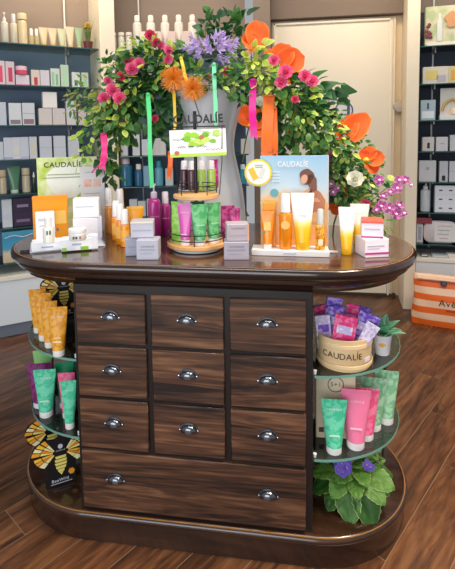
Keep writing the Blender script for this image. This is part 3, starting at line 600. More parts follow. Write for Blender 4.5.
# striped bag
P = on_z(412, 326, 0); o = thing('striped_bag', 'orange and cream striped paper bag on the floor by the cabinet', 'bag', (P.x + .225, P.y + .04, 0), R(-16))
w_, h_ = .42, .355; rs = []; nz = 18
for k in range(nz + 1):
    t = k / nz; z = h_ * t; wx = w_ / 2 * (1 - .05 * t + .012 * math.sin(9 * t)); dy = .055 * (math.sin(math.pi * min(1, .18 + t * .82)) ** .6) + .006
    rs.append([(wx * math.copysign(abs(math.cos(a)) ** .5, math.cos(a)) + .003 * math.sin(7 * t + 3 * a), dy * math.copysign(abs(math.sin(a)) ** .7, math.sin(a)) + .003 * math.sin(11 * t + 5 * a), z - .02 * t * abs(math.cos(a)) * (math.cos(a) > 0)) for a in [2 * math.pi * i / 40 for i in range(40)]])
def stripes():
    m, nt, b = base_mat('striped_paper'); N = nt.nodes; L = nt.links
    tc = N.new('ShaderNodeTexCoord'); sx = N.new('ShaderNodeSeparateXYZ'); L.new(tc.outputs['Generated'], sx.inputs[0])
    ma = N.new('ShaderNodeMath'); ma.operation = 'MULTIPLY'; ma.inputs[1].default_value = 3.9; fr = N.new('ShaderNodeMath'); fr.operation = 'FRACT'
    gt = N.new('ShaderNodeMath'); gt.operation = 'LESS_THAN'; gt.inputs[1].default_value = .48
    L.new(sx.outputs[2], ma.inputs[0]); L.new(ma.outputs[0], fr.inputs[0]); L.new(fr.outputs[0], gt.inputs[0])
    mx = N.new('ShaderNodeMix'); mx.data_type = 'RGBA'; mx.inputs[6].default_value = lin('#f7cfae'); mx.inputs[7].default_value = lin('#ee6a1f')
    L.new(gt.outputs[0], mx.inputs[0]); L.new(mx.outputs[2], b.inputs['Base Color']); b.inputs['Roughness'].default_value = .45; return m
part('bag_body', MB().rings(rs), stripes(), o)
lettering(o, 'Avène', .17, (.045, -.066, .175), mat('#3a2a33', .5)); part('print_line', MB().box((.05, -.0635, .128), (.09, .003, .008)), mat('#a34a2a', .5), o)
part('drop_emblem', MB().prism([(0, .03), (.006, .012), (.005, .003), (-.005, .003), (-.006, .012)], -.064, -.061).box((0, -.0625, .0), (.03, .002, .003)), mat('#3a2a33', .5), o, loc=(.075, 0, .075))
part('closure_button', MB().lathe([(.020, 0), (.020, .006), (.015, .010)], 18), mat('#1f2434', .35), o, loc=(-.012, -.052, .31), rot=(R(78), 0, 0))
part('top_fold', MB().box((0, -.03, .335), (.36, .05, .01), Matrix.Rotation(R(10), 3, 'X'), .003), mat('#f6cdb0', .45), o)

# ================================================================== ON THE COUNTER
Z = HT + .0004
def c_carton(px, py, w, h, col, label, d=None, rz=None, z=Z, prints=(), txt=None, name='carton', group=None, txtcol='#666070', rough=.4):
    P = on_z(px, py, z); s = mpp(P); W = w * s; D = W * .75 if d is None else d
    o, c = root_at(px, py, z, D, rz, name, label, 'box', group); fill_carton(o, W, D, h * s, col, prints, txt=txt, txtcol=txtcol, rough=rough); return o, c, s
def c_tube(px, py, w, h, col, cap, label, z=Z, rz=None, txt=None, extra=(), crimp=None, group=None, r=None):
    P = on_z(px, py, z); s = mpp(P); W = w * s
    o, c = root_at(px, py, z, W * .7, rz, 'cosmetic_tube', label, 'tube', group); fill_tube(o, W, h * s, col, cap, txt, r, crimp, extra=extra); return o
def c_bottle(px, py, w, h, col, cap, style, label, z=Z, sh=.68, label_col=None, txt=None, group=None, rz=None):
    P = on_z(px, py, z); s = mpp(P); W = w * s
    o, c = root_at(px, py, z, W, rz, 'cosmetic_bottle', label, 'bottle', group); fill_bottle(o, W, h * s, col, cap, style, sh, label_col, txt); return o

# --- left group: acrylic tray, cards, cartons
P = on_z(66, 250, Z); a = facing(P) + .05; n = Vector((-math.sin(a), math.cos(a), 0)); c = P + n * .085
o = thing('display_tray', 'thin dark acrylic tray under the white boxes at counter left', 'tray', (c.x, c.y, Z), a)
part('base_plate', MB().box((.01, 0, .002), (.255, .17, .004), bev=.001), mat('#d9dce6', .25), o)
for y in (-.07, -.05): part('prong', MB().box((-.135, y, .003), (.03, .004, .005), bev=.001), BLACK, o)
part('side_wall', MB().prism([(.137, .0), (.140, .0), (.140, .012), (.137, .012)], -.08, .085), mat('#3a3c44', .25), o)
ZT2 = Z + .0045
green_print = pattern('lime_print', '#f3f7cf', '#b7d33e', 16, lo=.38, hi=.66)
P = on_z(70, 231, ZT2); s = mpp(P)
o = thing('display_card', 'lime green and white brand card standing behind the orange box', 'card', P, facing(P)); 
cp_ = part('card_panel', MB().box((0, 0, 37 * s), (57 * s, .004, 74 * s), bev=.0006), green_print, o)
part('printed_patch', MB().prism([(-.2 * 57 * s + .33 * 57 * s * math.cos(t) * (1 + .1 * math.sin(3 * t)) + .18 * 57 * s, 50 * s + 17 * s * math.sin(t)) for t in [2 * math.pi * k / 28 for k in range(28)]], -.0028, -.0018), mat('#f6f9ec', .45), o)
lettering(o, 'CAUDALÍE', 36 * s, (-4 * s, -.0036, 66.5 * s), mat('#4a5530', .5), bold=.014)
part('print_line', MB().box((-2 * s, -.0034, 57 * s), (34 * s, .0006, .9 * s)), mat('#9aa57c', .5), o); part('print_line', MB().box((-4 * s, -.0034, 54 * s), (38 * s, .0006, .9 * s)), mat('#9aa57c', .5), o)
part('printed_dropper', MB().tube([(10 * s, -.003, 44 * s), (16 * s, -.003, 50 * s)], .0015), mat('#6d7a52', .5), o)
P = on_z(94, 230, ZT2); s = mpp(P)
o = thing('swatch_card', 'white card with two blush swatches beside the lime card', 'card', P, facing(P) + .05)
part('card_panel', MB().box((0, 0, 32 * s), (23 * s, .004, 64 * s), bev=.0006), WHITE, o)
for x in (-4.6, 4.4): part('colour_swatch', MB().box((x * s, -.0025, 47.5 * s), (7.4 * s, .0012, 7.6 * s)), pattern('blush_swatch', '#e8b3a2', '#f0c8ba', 90), o)
for z_ in (58, 37, 34): part('print_line', MB().box((0, -.0024, z_ * s), (14 * s, .0008, .8 * s)), mat('#b9b6c2', .5), o)
part('card_edge', MB().box((11.6 * s, 0, 32 * s), (.6 * s, .0045, 64 * s)), mat('#b6b3d2', .4), o)
c_carton(51.5, 240, 33, 44, '#f09a08', 'large orange carton standing in the white box group', .035, z=ZT2, prints=[(.6, .95, .36, .66, '#f8c85e'), (.66, .72, .20, .26, '#1f8f8a'), (0, 1, .93, 1, '#ee9408')])
o, c, s = c_carton(46, 243, 18, 31, '#f0edf2', 'tall white carton in front of the orange carton', .03, z=ZT2, prints=[(.15, .85, .72, .8, '#c9c5d6'), (.2, .8, .55, .58, '#b9b6c8')])
c_carton(47.5, 251, 29, 9.5, '#f7f7fb', 'long flat white carton at the left front corner of tray', .05, z=ZT2, prints=[(.3, .7, .35, .5, '#a9b6d6')])
zc = ZT2 + 9.5 * s + .002
fb = c_bottle(49, 243.5, 11, 26, '#ebe9df', '#f3f1ec', 'taper', 'small frosted bottle with dark print before the tall white carton', z=ZT2 + 9.5 * s * .0 + zc - ZT2 - .0005, sh=.62)
for x in (-.0045, .0045): part('print_panel', MB().box((x, -.0175, .036), (.005, .003, .014), bev=.0006), mat('#2f5a4a', .5), fb)
c_carton(77, 250.5, 29.5, 12, '#f6f6fa', 'long flat white carton with green blots at tray front', .05, z=ZT2, prints=[(.02, .16, 0, .3, '#9fd24a'), (.62, .88, 0, .32, '#8fc83e'), (.35, .65, .45, .6, '#a9b6d6')])
P = on_z(77, 240, ZT2 + 12 * s + .002)
o = thing('cream_jar', 'squat white jar with dark print on the flat carton', 'jar', (P.x, P.y + .005, ZT2 + 12 * s + .002), facing(P))
part('jar_body', MB().lathe([(.026, 0), (.029, .004), (.029, .022), (.026, .025)], 22), mat('#efece6', .2, coat=.3), o); part('lid', MB().lathe([(.028, .024), (.029, .026), (.029, .038), (.026, .040)], 22), mat('#fbfbfb', .3), o)
for x, c_ in ((-.013, '#3f5a52'), (-.004, '#4a4048'), (.008, '#a3685c')): part('print_panel', MB().box((x, -.0278, .012), (.006, .003, .009), bev=.0006), mat(c_, .5), o)
c_carton(93.5, 249, 9, 14, '#edeef6', 'small white carton standing at the right end of tray', .03, z=ZT2)
o, c, s = c_carton(88, 240, 28, 22, '#eceaf2', 'white carton under another at the back of the tray', .06, z=ZT2, prints=[(.85, 1, 0, 1, '#d4d3e2')])
z2 = ZT2 + 22 * s + .0022
P = Vector((c.x, c.y, z2)); o = thing('carton', 'white carton stacked on top beneath the swatch card', 'box', P, facing(P) - .12); fill_carton(o, 25 * s, .055, 19 * s, '#f2f1f6', [(.1, .8, .55, .6, '#c4c2d0')])

# --- amber sprays and grey boxes
for i, (px, py, h, lab) in enumerate(((110, 234, 46, 'tall amber spray bottle at the back left of the amber row'), (121, 234, 45, 'tall amber spray bottle second along the back of the amber row'), (117, 241, 40, 'amber spray bottle with white cap in the middle of the row'), (121, 245, 41, 'amber spray bottle with white cap just behind the front one'), (125.5, 247.5, 38, 'foremost amber spray bottle with white cap'))):
    c_bottle(px, py, 9.5, h, '#ee920e' if i > 1 else '#d08a40', '#f4f0ee' if i > 1 else '#e6e2e0', 'spray', lab, sh=.62, label_col='#f6b64c' if i > 1 else None, group='amber spray bottles')
c_tube(136, 241, 17, 34, '#f3a51a', '#f6e3c4', 'orange yellow tube behind the stacked grey boxes', crimp='#f7c04a')
gb = '#cfcfdc'
o, c, s = c_carton(133.5, 256, 15.5, 17.5, '#b0b1c1', 'lower left grey box of the three near the amber bottles', prints=[(.15, .85, .5, .56, '#9c9cb4'), (.2, .7, .35, .39, '#a9a9bd')], rz=.35)
o, c2, s = c_carton(147.5, 260, 22, 20, '#b6b7c6', 'front grey box of the three near the amber bottles', .06, prints=[(.15, .85, .5, .56, '#9c9cb4'), (.2, .7, .35, .39, '#a9a9bd')], txt=[('CAUDALIE', .6, .68)], rz=.12)
P = (c + c2) / 2; o = thing('carton', 'grey box resting on top of the two lower grey boxes', 'box', (P.x + .006, P.y + .008, Z + 20 * s + .0022), .2); fill_carton(o, 23 * s, .06, 16.5 * s, '#bdbdcb', [(.1, .9, .45, .5, '#a3a3b8'), (0, 1, .9, 1, '#e6dfc9')])

# --- magenta bottles
c_bottle(155, 240, 13, 56, '#a3237a', '#c9b9cc', 'pump', 'large magenta pump bottle behind the grey boxes', sh=.74, txt=[('CAUDALIE', .7, .42, '#e6b6d6')])
c_bottle(166, 237, 10.5, 45, '#98206f', '#d6c9d2', 'taper', 'smaller magenta bottle with pale cap beside the pump bottle', sh=.74, txt=[('CAUDALIE', .7, .42, '#e6b6d6')])

# --- carousel
P = on_z(195, 252.5, HT + .012); s = mpp(P); rr = 31.5 * s; cc = Vector((P.x, P.y, Z)) + Vector((-.12, .99, 0)) * rr
car = thing('product_carousel', 'two-tier wooden carousel stand with black wire rails and brand sign', 'display stand', cc, facing(cc))
WIRE = mat('#1c1b22', .35, .3)
part('turntable', MB().lathe([(rr * .78, 0), (rr * .84, .003), (rr * .84, .010), (rr * .7, .012)], 36), mat('#c9d2d4', .3), car)
part('lower_tray', MB().lathe([(rr * .97, .013), (rr, .015), (rr, .026), (rr * .97, .028)], 44), W_TRAY, car)
r2 = 24 * s; z2 = on_y(200, 196, cc.y).z - Z - .006
part('upper_tray', MB().lathe([(r2 * .96, z2), (r2, z2 + .002), (r2, z2 + .013), (r2 * .96, z2 + .015)], 40), W_TRAY, car)
part('pole', MB().lathe([(.006, .012), (.006, z2 + .30)], 12, (0, .02, 0)), WIRE, car)
def ring(r, z, t=.0016, n=48, a0=0, a1=2 * math.pi): return MB().tube([(r * math.cos(a0 + (a1 - a0) * k / n), r * math.sin(a0 + (a1 - a0) * k / n), z) for k in range(n + 1)], t, 6)
for z_ in (.044, .064): part('wire_rail', ring(rr * .955, z_), WIRE, car)
for z_ in (.030, .046): part('wire_rail', ring(r2 * .93, z2 + z_), WIRE, car)
for k in range(5):
    a = R(-95 + 72 * k); part('rail_post', MB().tube([(rr * .955 * math.cos(a), rr * .955 * math.sin(a), .026), (rr * .955 * math.cos(a), rr * .955 * math.sin(a), .066)], .0018), WIRE, car)
    a = R(-60 + 72 * k); part('rail_post', MB().tube([(r2 * .93 * math.cos(a), r2 * .93 * math.sin(a), z2 + .013), (r2 * .93 * math.cos(a), r2 * .93 * math.sin(a), z2 + .048)], .0018), WIRE, car)
inv = Matrix.Rotation(-car.rotation_euler.z, 3, 'Z')
def loc(px, py, dy): 
    w = on_y(px, py, cc.y + dy); return inv @ (w - cc)
a_ = loc(198, 143, -.03); 
part('sign_card', MB().box((0, 0, 0), (58 * s, .003, 28 * s), bev=.0006), mat('#f4f4f2', .45), car, loc=a_, rot=(R(-6), R(-1.5), 0))
sg = [o for o in car.children if o.name.startswith('sign_card')][-1]
limes = mat('#b4d84e', .5)
link('printed_border', MB().box((0, -.0022, -12.2 * s), (57.5 * s, .001, 3.4 * s)).mesh('b'), limes, sg)
for k in range(26):
    x = random.uniform(-12, 25) * s; z_ = random.uniform(-1 if k % 2 else 2, 10.5) * s; r_ = random.uniform(2.4, 4.6) * s
    link('printed_leaf', MB().prism([(x + r_ * (1 + .3 * math.sin(3 * t + k)) * math.cos(t), z_ + .62 * r_ * math.sin(t)) for t in [2 * math.pi * q / 10 for q in range(10)]], -.0021 - .00004 * k, -.0012).mesh('l'), mat(['#9bd02c', '#c6e66e', '#7fbf2a'][k % 3], .5), sg)
for (x, z_) in ((4, 6), (-22, -9.5)): link('printed_berry', MB().prism([(x * s + 2.7 * s * math.cos(t), z_ * s + 2.2 * s * math.sin(t)) for t in [2 * math.pi * q / 12 for q in range(12)]], -.0036, -.0012).mesh('b'), mat('#c2694a', .5), sg)
for (x0, x1, z_) in ((-26, -14, 4), (-21, -12, -3.5), (-10, -4, -3.5), (-2, 10, -3.5), (8, 24, -7)): scribble(sg, x0 * s, x1 * s, z_ * s, -.0038, 1.1 * s, mat('#2c3352', .6), 12, .0007)
a_ = loc(198, 119.5, -.03); lettering(car, 'CAUDALÍE', 51 * s, a_, BLACK, track=1.05, stretch=1.15, ry=R(-1.5), bold=.034)
for o_ in car.children:
    if o_.name.startswith('lettering'): o_.scale.z = 51 * s * .12
b0, b1 = loc(173, 127.2, -.03), loc(225, 126, -.03); part('sign_bar', MB().tube([b0, b1], .0022), WIRE, car)
for x in (176, 222): part('sign_wire', MB().tube([loc(x, 126.5, -.03), loc(x, 160, -.012), (loc(x, 190, -.0).x * .9, loc(x, 190, 0).y, z2 + .012)], .0014), WIRE, car)
part('sign_wire', MB().tube([(0, .02, z2 + .29), loc(198, 127, -.03)], .0014), WIRE, car)
# products on the carousel
ZL, ZU = Z + .0285, Z + z2 + .0155
def ring_pos(r, ang, z): 
    a = car.rotation_euler.z + R(ang); return Vector((cc.x + r * math.cos(a), cc.y + r * math.sin(a), z))
def ring_tube(ang, r, w, h, col, cap, label, txt=None, extra=(), z=None, turn=0):
    P = ring_pos(r, ang, z or ZL); o = thing('cosmetic_tube', label, 'tube', P, car.rotation_euler.z + R(ang + 90) * .5 + turn, 'tubes on the carousel'); fill_tube(o, w * s, h * s, col, cap, txt, extra=extra); return o
ww = '#f0eef0'
GREENP = pattern('green_leaf_print', '#469e60', '#6cba7c', 70)
def pouch(P, rz, w, h, label, col, name='sachet'):
    o = thing(name, label, 'sachet', P, rz, 'sachets on the counter'); n = 24; rs = []
    for k in range(9):
        t = k / 8; d = .010 * math.sin(math.pi * min(1, t + .25)) ** .8 + .0012 if t < .8 else .0012
        rs.append([(w / 2 * math.cos(2 * math.pi * i / n) if False else w / 2 * math.copysign(abs(math.cos(2 * math.pi * i / n)) ** .4, math.cos(2 * math.pi * i / n)), d * math.sin(2 * math.pi * i / n), h * t) for i in range(n)])
    part('pouch_body', MB().rings(rs), col, o); part('seal_strip', MB().box((0, 0, h * .975), (w, .003, h * .05)), col, o)
    return o
MAGP = pattern('magenta_print', '#a81f72', '#d65aa4', 70); LIMEP = pattern('lime_sachet', '#7fc24a', '#a6dc6a', 50)
o = pouch(ring_pos(rr * .66, -165, ZL), car.rotation_euler.z - .35, 13 * s, 43 * s, 'lime green sachet at the left of the lower carousel tray', LIMEP)
ring_tube(-122, rr * .70, 16, 43, '#d35bb0', ww, 'pink tube on the lower carousel tray', [('CAUDALIE', .62, .78, '#f6dcee')], [(.3, .7, .25, .28, '#efc0e0')])
ring_tube(-80, rr * .22, 15, 43, '#2f7a4e', ww, 'dark green tube behind the front ones on the lower carousel tray')
ring_tube(-82, rr * .70, 18, 42, GREENP, ww, 'green leaf-patterned tube at the front of the lower carousel tray', [('CAUDALIE', .55, .5, '#d9efd2')])
ring_tube(-36, rr * .68, 18, 42, GREENP, ww, 'green leaf-patterned tube at the right of the lower carousel tray', [('CAUDALIE', .55, .5, '#d9efd2')])
ring_tube(70, rr * .6, 16, 40, '#3f8f5c', ww, 'green tube at the back of the lower carousel tray')
for i, (px, c1, lab) in enumerate(((184, '#43242f', 'dark plum bottle at the left of the upper carousel tray'), (191.5, '#4d2a33', 'second dark plum bottle on the upper carousel tray'), (201, '#8fb04a', 'olive green bottle in the middle of the upper carousel tray'), (211, '#9dbb58', 'olive green bottle at the right of the upper carousel tray'))):
    P = on_z(px, 191 + abs(i - 1.5) * -.6, ZU); o = thing('cosmetic_bottle', lab, 'bottle', P + Vector((0, .012, 0)), facing(P), 'bottles on the carousel'); fill_bottle(o, 9.6 * s, 33 * s, c1, '#dcd8de', 'spray', .72, None, None)
P = on_z(217.5, 188, ZU); pouch(P + Vector((-.012, .01, 0)), car.rotation_euler.z + .5, 9 * s, 33 * s, 'purple patterned sachet at the right of the upper carousel tray', MAGP)
P = on_z(228, 239, Z); pouch(P + Vector((-.0, .0, 0)), .25, 16 * s, 39 * s, 'magenta patterned sachet leaning behind the stacked grey boxes', MAGP)
P = on_z(235, 240, Z); pouch(P, .1, 12 * s, 37 * s, 'narrow magenta sachet at the right of the carousel', MAGP)

# --- grey boxes right of the carousel
o, c, s1 = c_carton(236.5, 260, 25, 18, '#aca5b2', 'lower grey-pink box right of the carousel', .06, prints=[(.15, .85, .55, .61, '#97909f'), (.2, .7, .35, .39, '#a59eab')], txt=[('CAUDALIE', .6, .75)])
o = thing('carton', 'upper grey-pink box right of the carousel', 'box', (c.x + .002, c.y + .004, Z + 18 * s1 + .0022), facing(c) + .1); fill_carton(o, 22.5 * s1, .055, 17 * s1, '#b6abb5', [(.12, .9, .35, .65, '#b9adb6'), (.93, 1, 0, 1, '#e6a98c')], txt=[('CAUDALIE', .6, .75)], txtcol='#666070')

# --- sun care display
P = on_z(290, 256.5, Z); s = mpp(P); a = facing(P) + .0; n = Vector((-math.sin(a), math.cos(a), 0)); dB = .075
sd = thing('sun_display', 'sun care counter display with beach poster back and white step', 'display stand', P + n * dB / 2, a)
part('base_step', MB().box((0, 0, .0095), (77 * s, dB, .019), bev=.0015), WHITE, sd)
part('front_print', MB().box((.0, -dB / 2 - .0006, .010), (12 * s, .0012, .003)), mat('#b9b9c4', .5), sd)
pw, ph, px0 = 69 * s, 97 * s * 1.03, 4 * s
part('poster_panel', MB().box((px0, dB / 2 + .0035, ph / 2), (pw, .006, ph), bev=.0008), gradient('beach_poster', [(0, '#e6a35c'), (.22, '#e9b06c'), (.42, '#d9b98c'), (.55, '#d6c3a4'), (.68, '#b9cfdc'), (1, '#8fbcdc')], 2, noise=.16), sd)
part('panel_edge', MB().box((px0 + pw / 2 + .001, dB / 2 + .004, ph / 2), (.002, .0075, ph)), WHITE, sd)
yp = dB / 2
def blob(nm, pts, col, k): part(nm, MB().prism([(px0 + x * s, z * s) for x, z in pts], yp - .0004 - .0003 * k, yp + .001), mat(col, .5), sd)
def ell(cx, cz, rx, rz, rot=0, n=18, wob=0): return [(cx + rx * math.cos(t) * math.cos(rot) - rz * math.sin(t) * math.sin(rot) + wob * math.sin(4 * t), cz + rx * math.cos(t) * math.sin(rot) + rz * math.sin(t) * math.cos(rot)) for t in [2 * math.pi * q / n for q in range(n)]]
blob('printed_grass', ell(-18, 50, 16, 12, .2, wob=1.5), '#d9b784', 1); blob('printed_grass', ell(22, 44, 13, 14, 0, wob=1.5), '#dcae78', 1)
blob('printed_body', [(6, 43), (20, 41), (31, 44), (32, 54), (27, 62), (20, 67), (14, 65), (11, 58), (8, 52)], '#b97a58', 2)
blob('printed_leg', [(-14, 44), (-4, 50), (6, 55), (14, 53), (20, 46), (12, 42), (0, 43)], '#c48a66', 3)
blob('printed_arm', [(-15, 58), (-10, 60), (4, 58), (13, 65), (17, 64), (9, 55), (24, 56), (27, 52), (8, 51), (-6, 54), (-14, 55)], '#dca07e', 4)
blob('printed_hair', ell(13, 78, 7.2, 8.5, -.2, wob=.8), '#6d4433', 5); blob('printed_hair', ell(18.5, 72, 5, 9, .25, wob=.6), '#7a4c38', 5); blob('printed_face', ell(10.5, 75.5, 3.4, 5.0, -.3), '#d9a284', 6)
blob('printed_swimwear', [(15, 62), (18, 65), (19, 58), (16, 57)], '#3a2f38', 7); blob('printed_seal', ell(-20, 61, 4.4, 4.4), '#5aa3ae', 4)
lettering(sd, 'CAUDALÍE', 31 * s, (px0 - 1 * s, yp - .003, 91 * s), WHITE, track=1.05, stretch=1.25, bold=.018)
for k in range(4): part('print_line', MB().box((px0 - (20 - k * .6) * s, yp - .0008, (83 - 3.2 * k) * s), ((12 - k) * s, .001, .9 * s)), mat('#dbe6ee', .5), sd)
bdg = part('round_badge', MB().lathe([(14.2 * s, 0), (14.2 * s, .003)], 36), mat('#f0d21e', .45), sd, loc=(px0 - 36.5 * s, yp - .008, 82.5 * s), rot=(R(90), 0, 0))
link('badge_face', MB().lathe([(12.2 * s, .003), (12.2 * s, .0042)], 36).mesh('f'), mat('#f1f0ea', .45), bdg)
link('printed_tube', MB().box((-5 * s, -1 * s, .0045), (6 * s, 13 * s, .001), Matrix.Rotation(.45, 3, 'Z'), .0003).mesh('t'), mat('#f0bf22', .45), bdg); link('printed_tube', MB().box((4 * s, 0, .0045), (5 * s, 11 * s, .001), Matrix.Rotation(-.4, 3, 'Z'), .0003).mesh('t'), mat('#dcdcd4', .45), bdg)
for k in range(2): link('print_line', MB().box((1 * s, (8 - 2.2 * k) * s, .0045), ((9 - k) * s, .8 * s, .001)).mesh('t'), mat('#8f9a8a', .5), bdg)
ZS = Z + .0195
Q = lambda x, y: sd.matrix_basis @ Vector((x * s, y, .0192))
def on_step(x, y): 
    v = Matrix.Rotation(a, 3, 'Z') @ Vector((x * s, y, 0)); return Vector((sd.location.x + v.x, sd.location.y + v.y, ZS))
ORG = '#ee8b06'
o = thing('carton', 'tall orange carton at the back of the sun display', 'box', on_step(-21, .018), a); fill_carton(o, 13 * s, .022, 46 * s, '#ee960e', [(.2, .8, .4, .65, '#f8c766')])
o = thing('cosmetic_tube', 'orange tube at the left front of the sun display', 'tube', on_step(-22.5, -.014), a); fill_tube(o, 14 * s, 38 * s, ORG, '#f4eee6', None, extra=[(.25, .75, .5, .72, '#f8bb5c'), (.1, .24, .42, .48, '#1f8f8a')])
o = thing('cosmetic_bottle', 'orange spray bottle with tall white cap on the sun display', 'bottle', on_step(-4.5, -.008), a); fill_bottle(o, 12.5 * s, 56 * s, ORG, '#f7f5f2', 'spray', .68); part('label_disc', MB().lathe([(4.3 * s, 0), (4.3 * s, .0012)], 18), mat('#f8c169', .4), o, loc=(0, -6.35 * s, 25 * s), rot=(R(90), 0, 0))
WY = gradient('white_yellow_tube', [(.0, '#f3b300'), (.30, '#f6c11a'), (.42, '#f8dc7c'), (.52, '#f8f5ee'), (1, '#f8f6f2')], 2, .3, .1)
o = thing('cosmetic_tube', 'large white and yellow tube on the sun display', 'tube', on_step(12.5, -.010), a); fill_tube(o, 23 * s, 57 * s, WY, '#f3b81a', [('CAUDALIE', .55, .72, '#b9bcc4')], crimp='#f8f6f2', extra=[(.3, .7, .6, .62, '#c9ccd2')])
o = thing('cosmetic_bottle', 'small amber oil bottle with clear cap on the sun display', 'bottle', on_step(30, -.010), a); fill_bottle(o, 9.5 * s, 41 * s, pattern('amber_oil', '#c8701a', '#f2b03a', 120), '#c9d0d2', 'taper', .62, None, None); part('label_panel', MB().box((0, -4.8 * s, 8 * s), (4.5 * s, .002, 6 * s), bev=.0006), mat('#f6e3b8', .4), o)
P = on_z(330, 254, Z); o = thing('price_card', 'tiny white card lying at the right end of the sun display', 'card', (P.x + .012, P.y + .02, Z), facing(P) + .2); part('card_panel', MB().box((0, 0, .003), (.03, .014, .006), bev=.001), WHITE, o); part('printed_mark', MB().box((.006, 0, .0065), (.010, .008, .001)), mat('#e7b87a', .5), o)

# --- tubes and boxes at the right end
c_tube(359.5, 245.5, 18.5, 41, WY, '#f3b81a', 'rear white and yellow tube standing at the counter right', txt=[('CAUDALIE', .5, .76, '#b9bcc4')], crimp='#f8f6f2', rz=-.12)
c_tube(347, 255.5, 16.5, 48, WY, '#f3b81a', 'front white and yellow tube standing at the counter right', txt=[('CAUDALIE', .6, .78, '#b9bcc4')], crimp='#f8f6f2', rz=-.05)
mag = '#b53a86'
o, c, s1 = c_carton(377, 257.5, 25, 18.5, '#f0e6f0', 'lower white box with magenta band at the counter right', .075, rz=.28, prints=[(0, 1, .17, .28, mag), (.1, .8, .6, .66, '#b9a9c2'), (.1, .6, .48, .52, '#c9bcd0')])
o = thing('carton', 'upper white box with magenta foot and red top at the counter right', 'box', (c.x + .001, c.y + .006, Z + 18.5 * s1 + .0022), -.12); fill_carton(o, 21 * s1, .065, 17 * s1, '#f2e9f2', [(0, 1, 0, .09, mag), (.15, .85, .5, .55, '#b9a9c2'), (0, 1, .86, 1, '#e8604a')]); 
link('red_top', MB().box((0, 0, 17 * s1 + .0016), (20.5 * s1, .063, .0012)).mesh('red_top'), mat('#e8604a', .4), o)

# ================================================================== SIDE SHELF STOCK
AMB = pattern('amber_bee_tube', '#e08f12', '#f0b03c', 70)
def s_tube(px, py, w, h, col, cap, z, label, txt=None, rz=None, group=None, extra=()): return c_tube(px, py, w, h, col, cap, label, z=z + .0004, rz=rz, txt=txt, group=group, extra=extra)
zl1, zl2 = GZL; zr1, zr2 = GZR
s_tube(38, 334, 17, 44, AMB, '#f4efe6', zl1, 'amber tube at the back left of the upper left glass shelf', group='amber tubes in a file', rz=.35)
s_tube(43, 342, 17, 48, AMB, '#f4efe6', zl1, 'amber tube second from the back on the upper left shelf', [('CAUDALIE', .5, .78, '#fbeccb')], group='amber tubes in a file', rz=.3)
s_tube(49, 349, 17, 47, AMB, '#f4efe6', zl1, 'amber tube third from the back on the upper left shelf', [('CAUDALIE', .5, .78, '#fbeccb')], group='amber tubes in a file', rz=.3)
s_tube(57.5, 358, 20, 50, AMB, '#f6f2ec', zl1, 'foremost amber tube on the upper left shelf', [('CAUDALIE', .62, .80, '#fdf3dc')], rz=.25, group='amber tubes in a file', extra=[(.3, .7, .3, .33, '#fbe3ae'), (.33, .67, .38, .40, '#fbe3ae')])
EMER = pattern('emerald_print', '#40c498', '#6ed8b2', 60); PURP = pattern('plum_print', '#6d1c5c', '#8a3478', 60); PINKP = pattern('pink_print', '#ee5a8c', '#f684aa', 60); SAGE = pattern('sage_print', '#7ab890', '#a6d2b2', 60)
s_tube(43, 394, 19, 42, '#8fcf7e', '#e4e8e2', zl2, 'pale green tube at the back of the lower left shelf', rz=.3)
s_tube(39.5, 410, 25, 44, PURP, '#e2dce2', zl2, 'plum tube behind the emerald one on the lower left shelf', rz=.3)
s_tube(44.5, 419.5, 22, 48, EMER, '#f2f2ee', zl2, 'emerald tube at the front left of the lower left shelf', [('CAUDALIE', .62, .82, '#e6f7ec')], rz=.25, extra=[(.28, .72, .35, .38, '#bfe9d2')])
s_tube(64, 410, 19, 46, '#158a5e', '#e4e8e2', zl2, 'dark emerald tube behind the pink one on the lower left shelf', rz=.2)
s_tube(66.5, 420, 17, 46, PINKP, '#f2e6ea', zl2, 'pink tube between green ones on the lower left shelf', rz=.2)
s_tube(69, 430.5, 15.5, 49, EMER, '#f2f2ee', zl2, 'slim emerald tube at the front of the lower left shelf', [('CAUDALIE', .62, .8, '#e6f7ec')], rz=.25)
s_tube(374, 433, 25, 53, SAGE, '#f2f2ee', zr2, 'sage green tube left of its twin at the back of the lower right shelf', [('CAUDALIE', .5, .8, '#d9efdf')], rz=-.1)
s_tube(387, 426.5, 23, 54, SAGE, '#f2f2ee', zr2, 'sage green tube nearest the rim of the lower right shelf', [('CAUDALIE', .5, .8, '#d9efdf')], rz=-.1)
s_tube(366.5, 443, 26, 52, PINKP, '#f6eef0', zr2, 'rear pink tube on the lower right shelf', rz=-.05)
s_tube(356.5, 452.5, 29, 60, '#f57fa8', '#f8f2f4', zr2, 'front pink tube on the lower right shelf', [('CAUDALIE', .55, .8, '#fbd6e4')], rz=-.05, extra=[(.3, .7, .36, .39, '#fac4d8')])
s_tube(335, 457, 25.5, 55, EMER, '#f4f4f0', zr2, 'emerald tube at the front of the lower right shelf', [('CAUDALIE', .6, .82, '#e6f7ec')], rz=.02, extra=[(.3, .7, .35, .38, '#bfe9d2')])
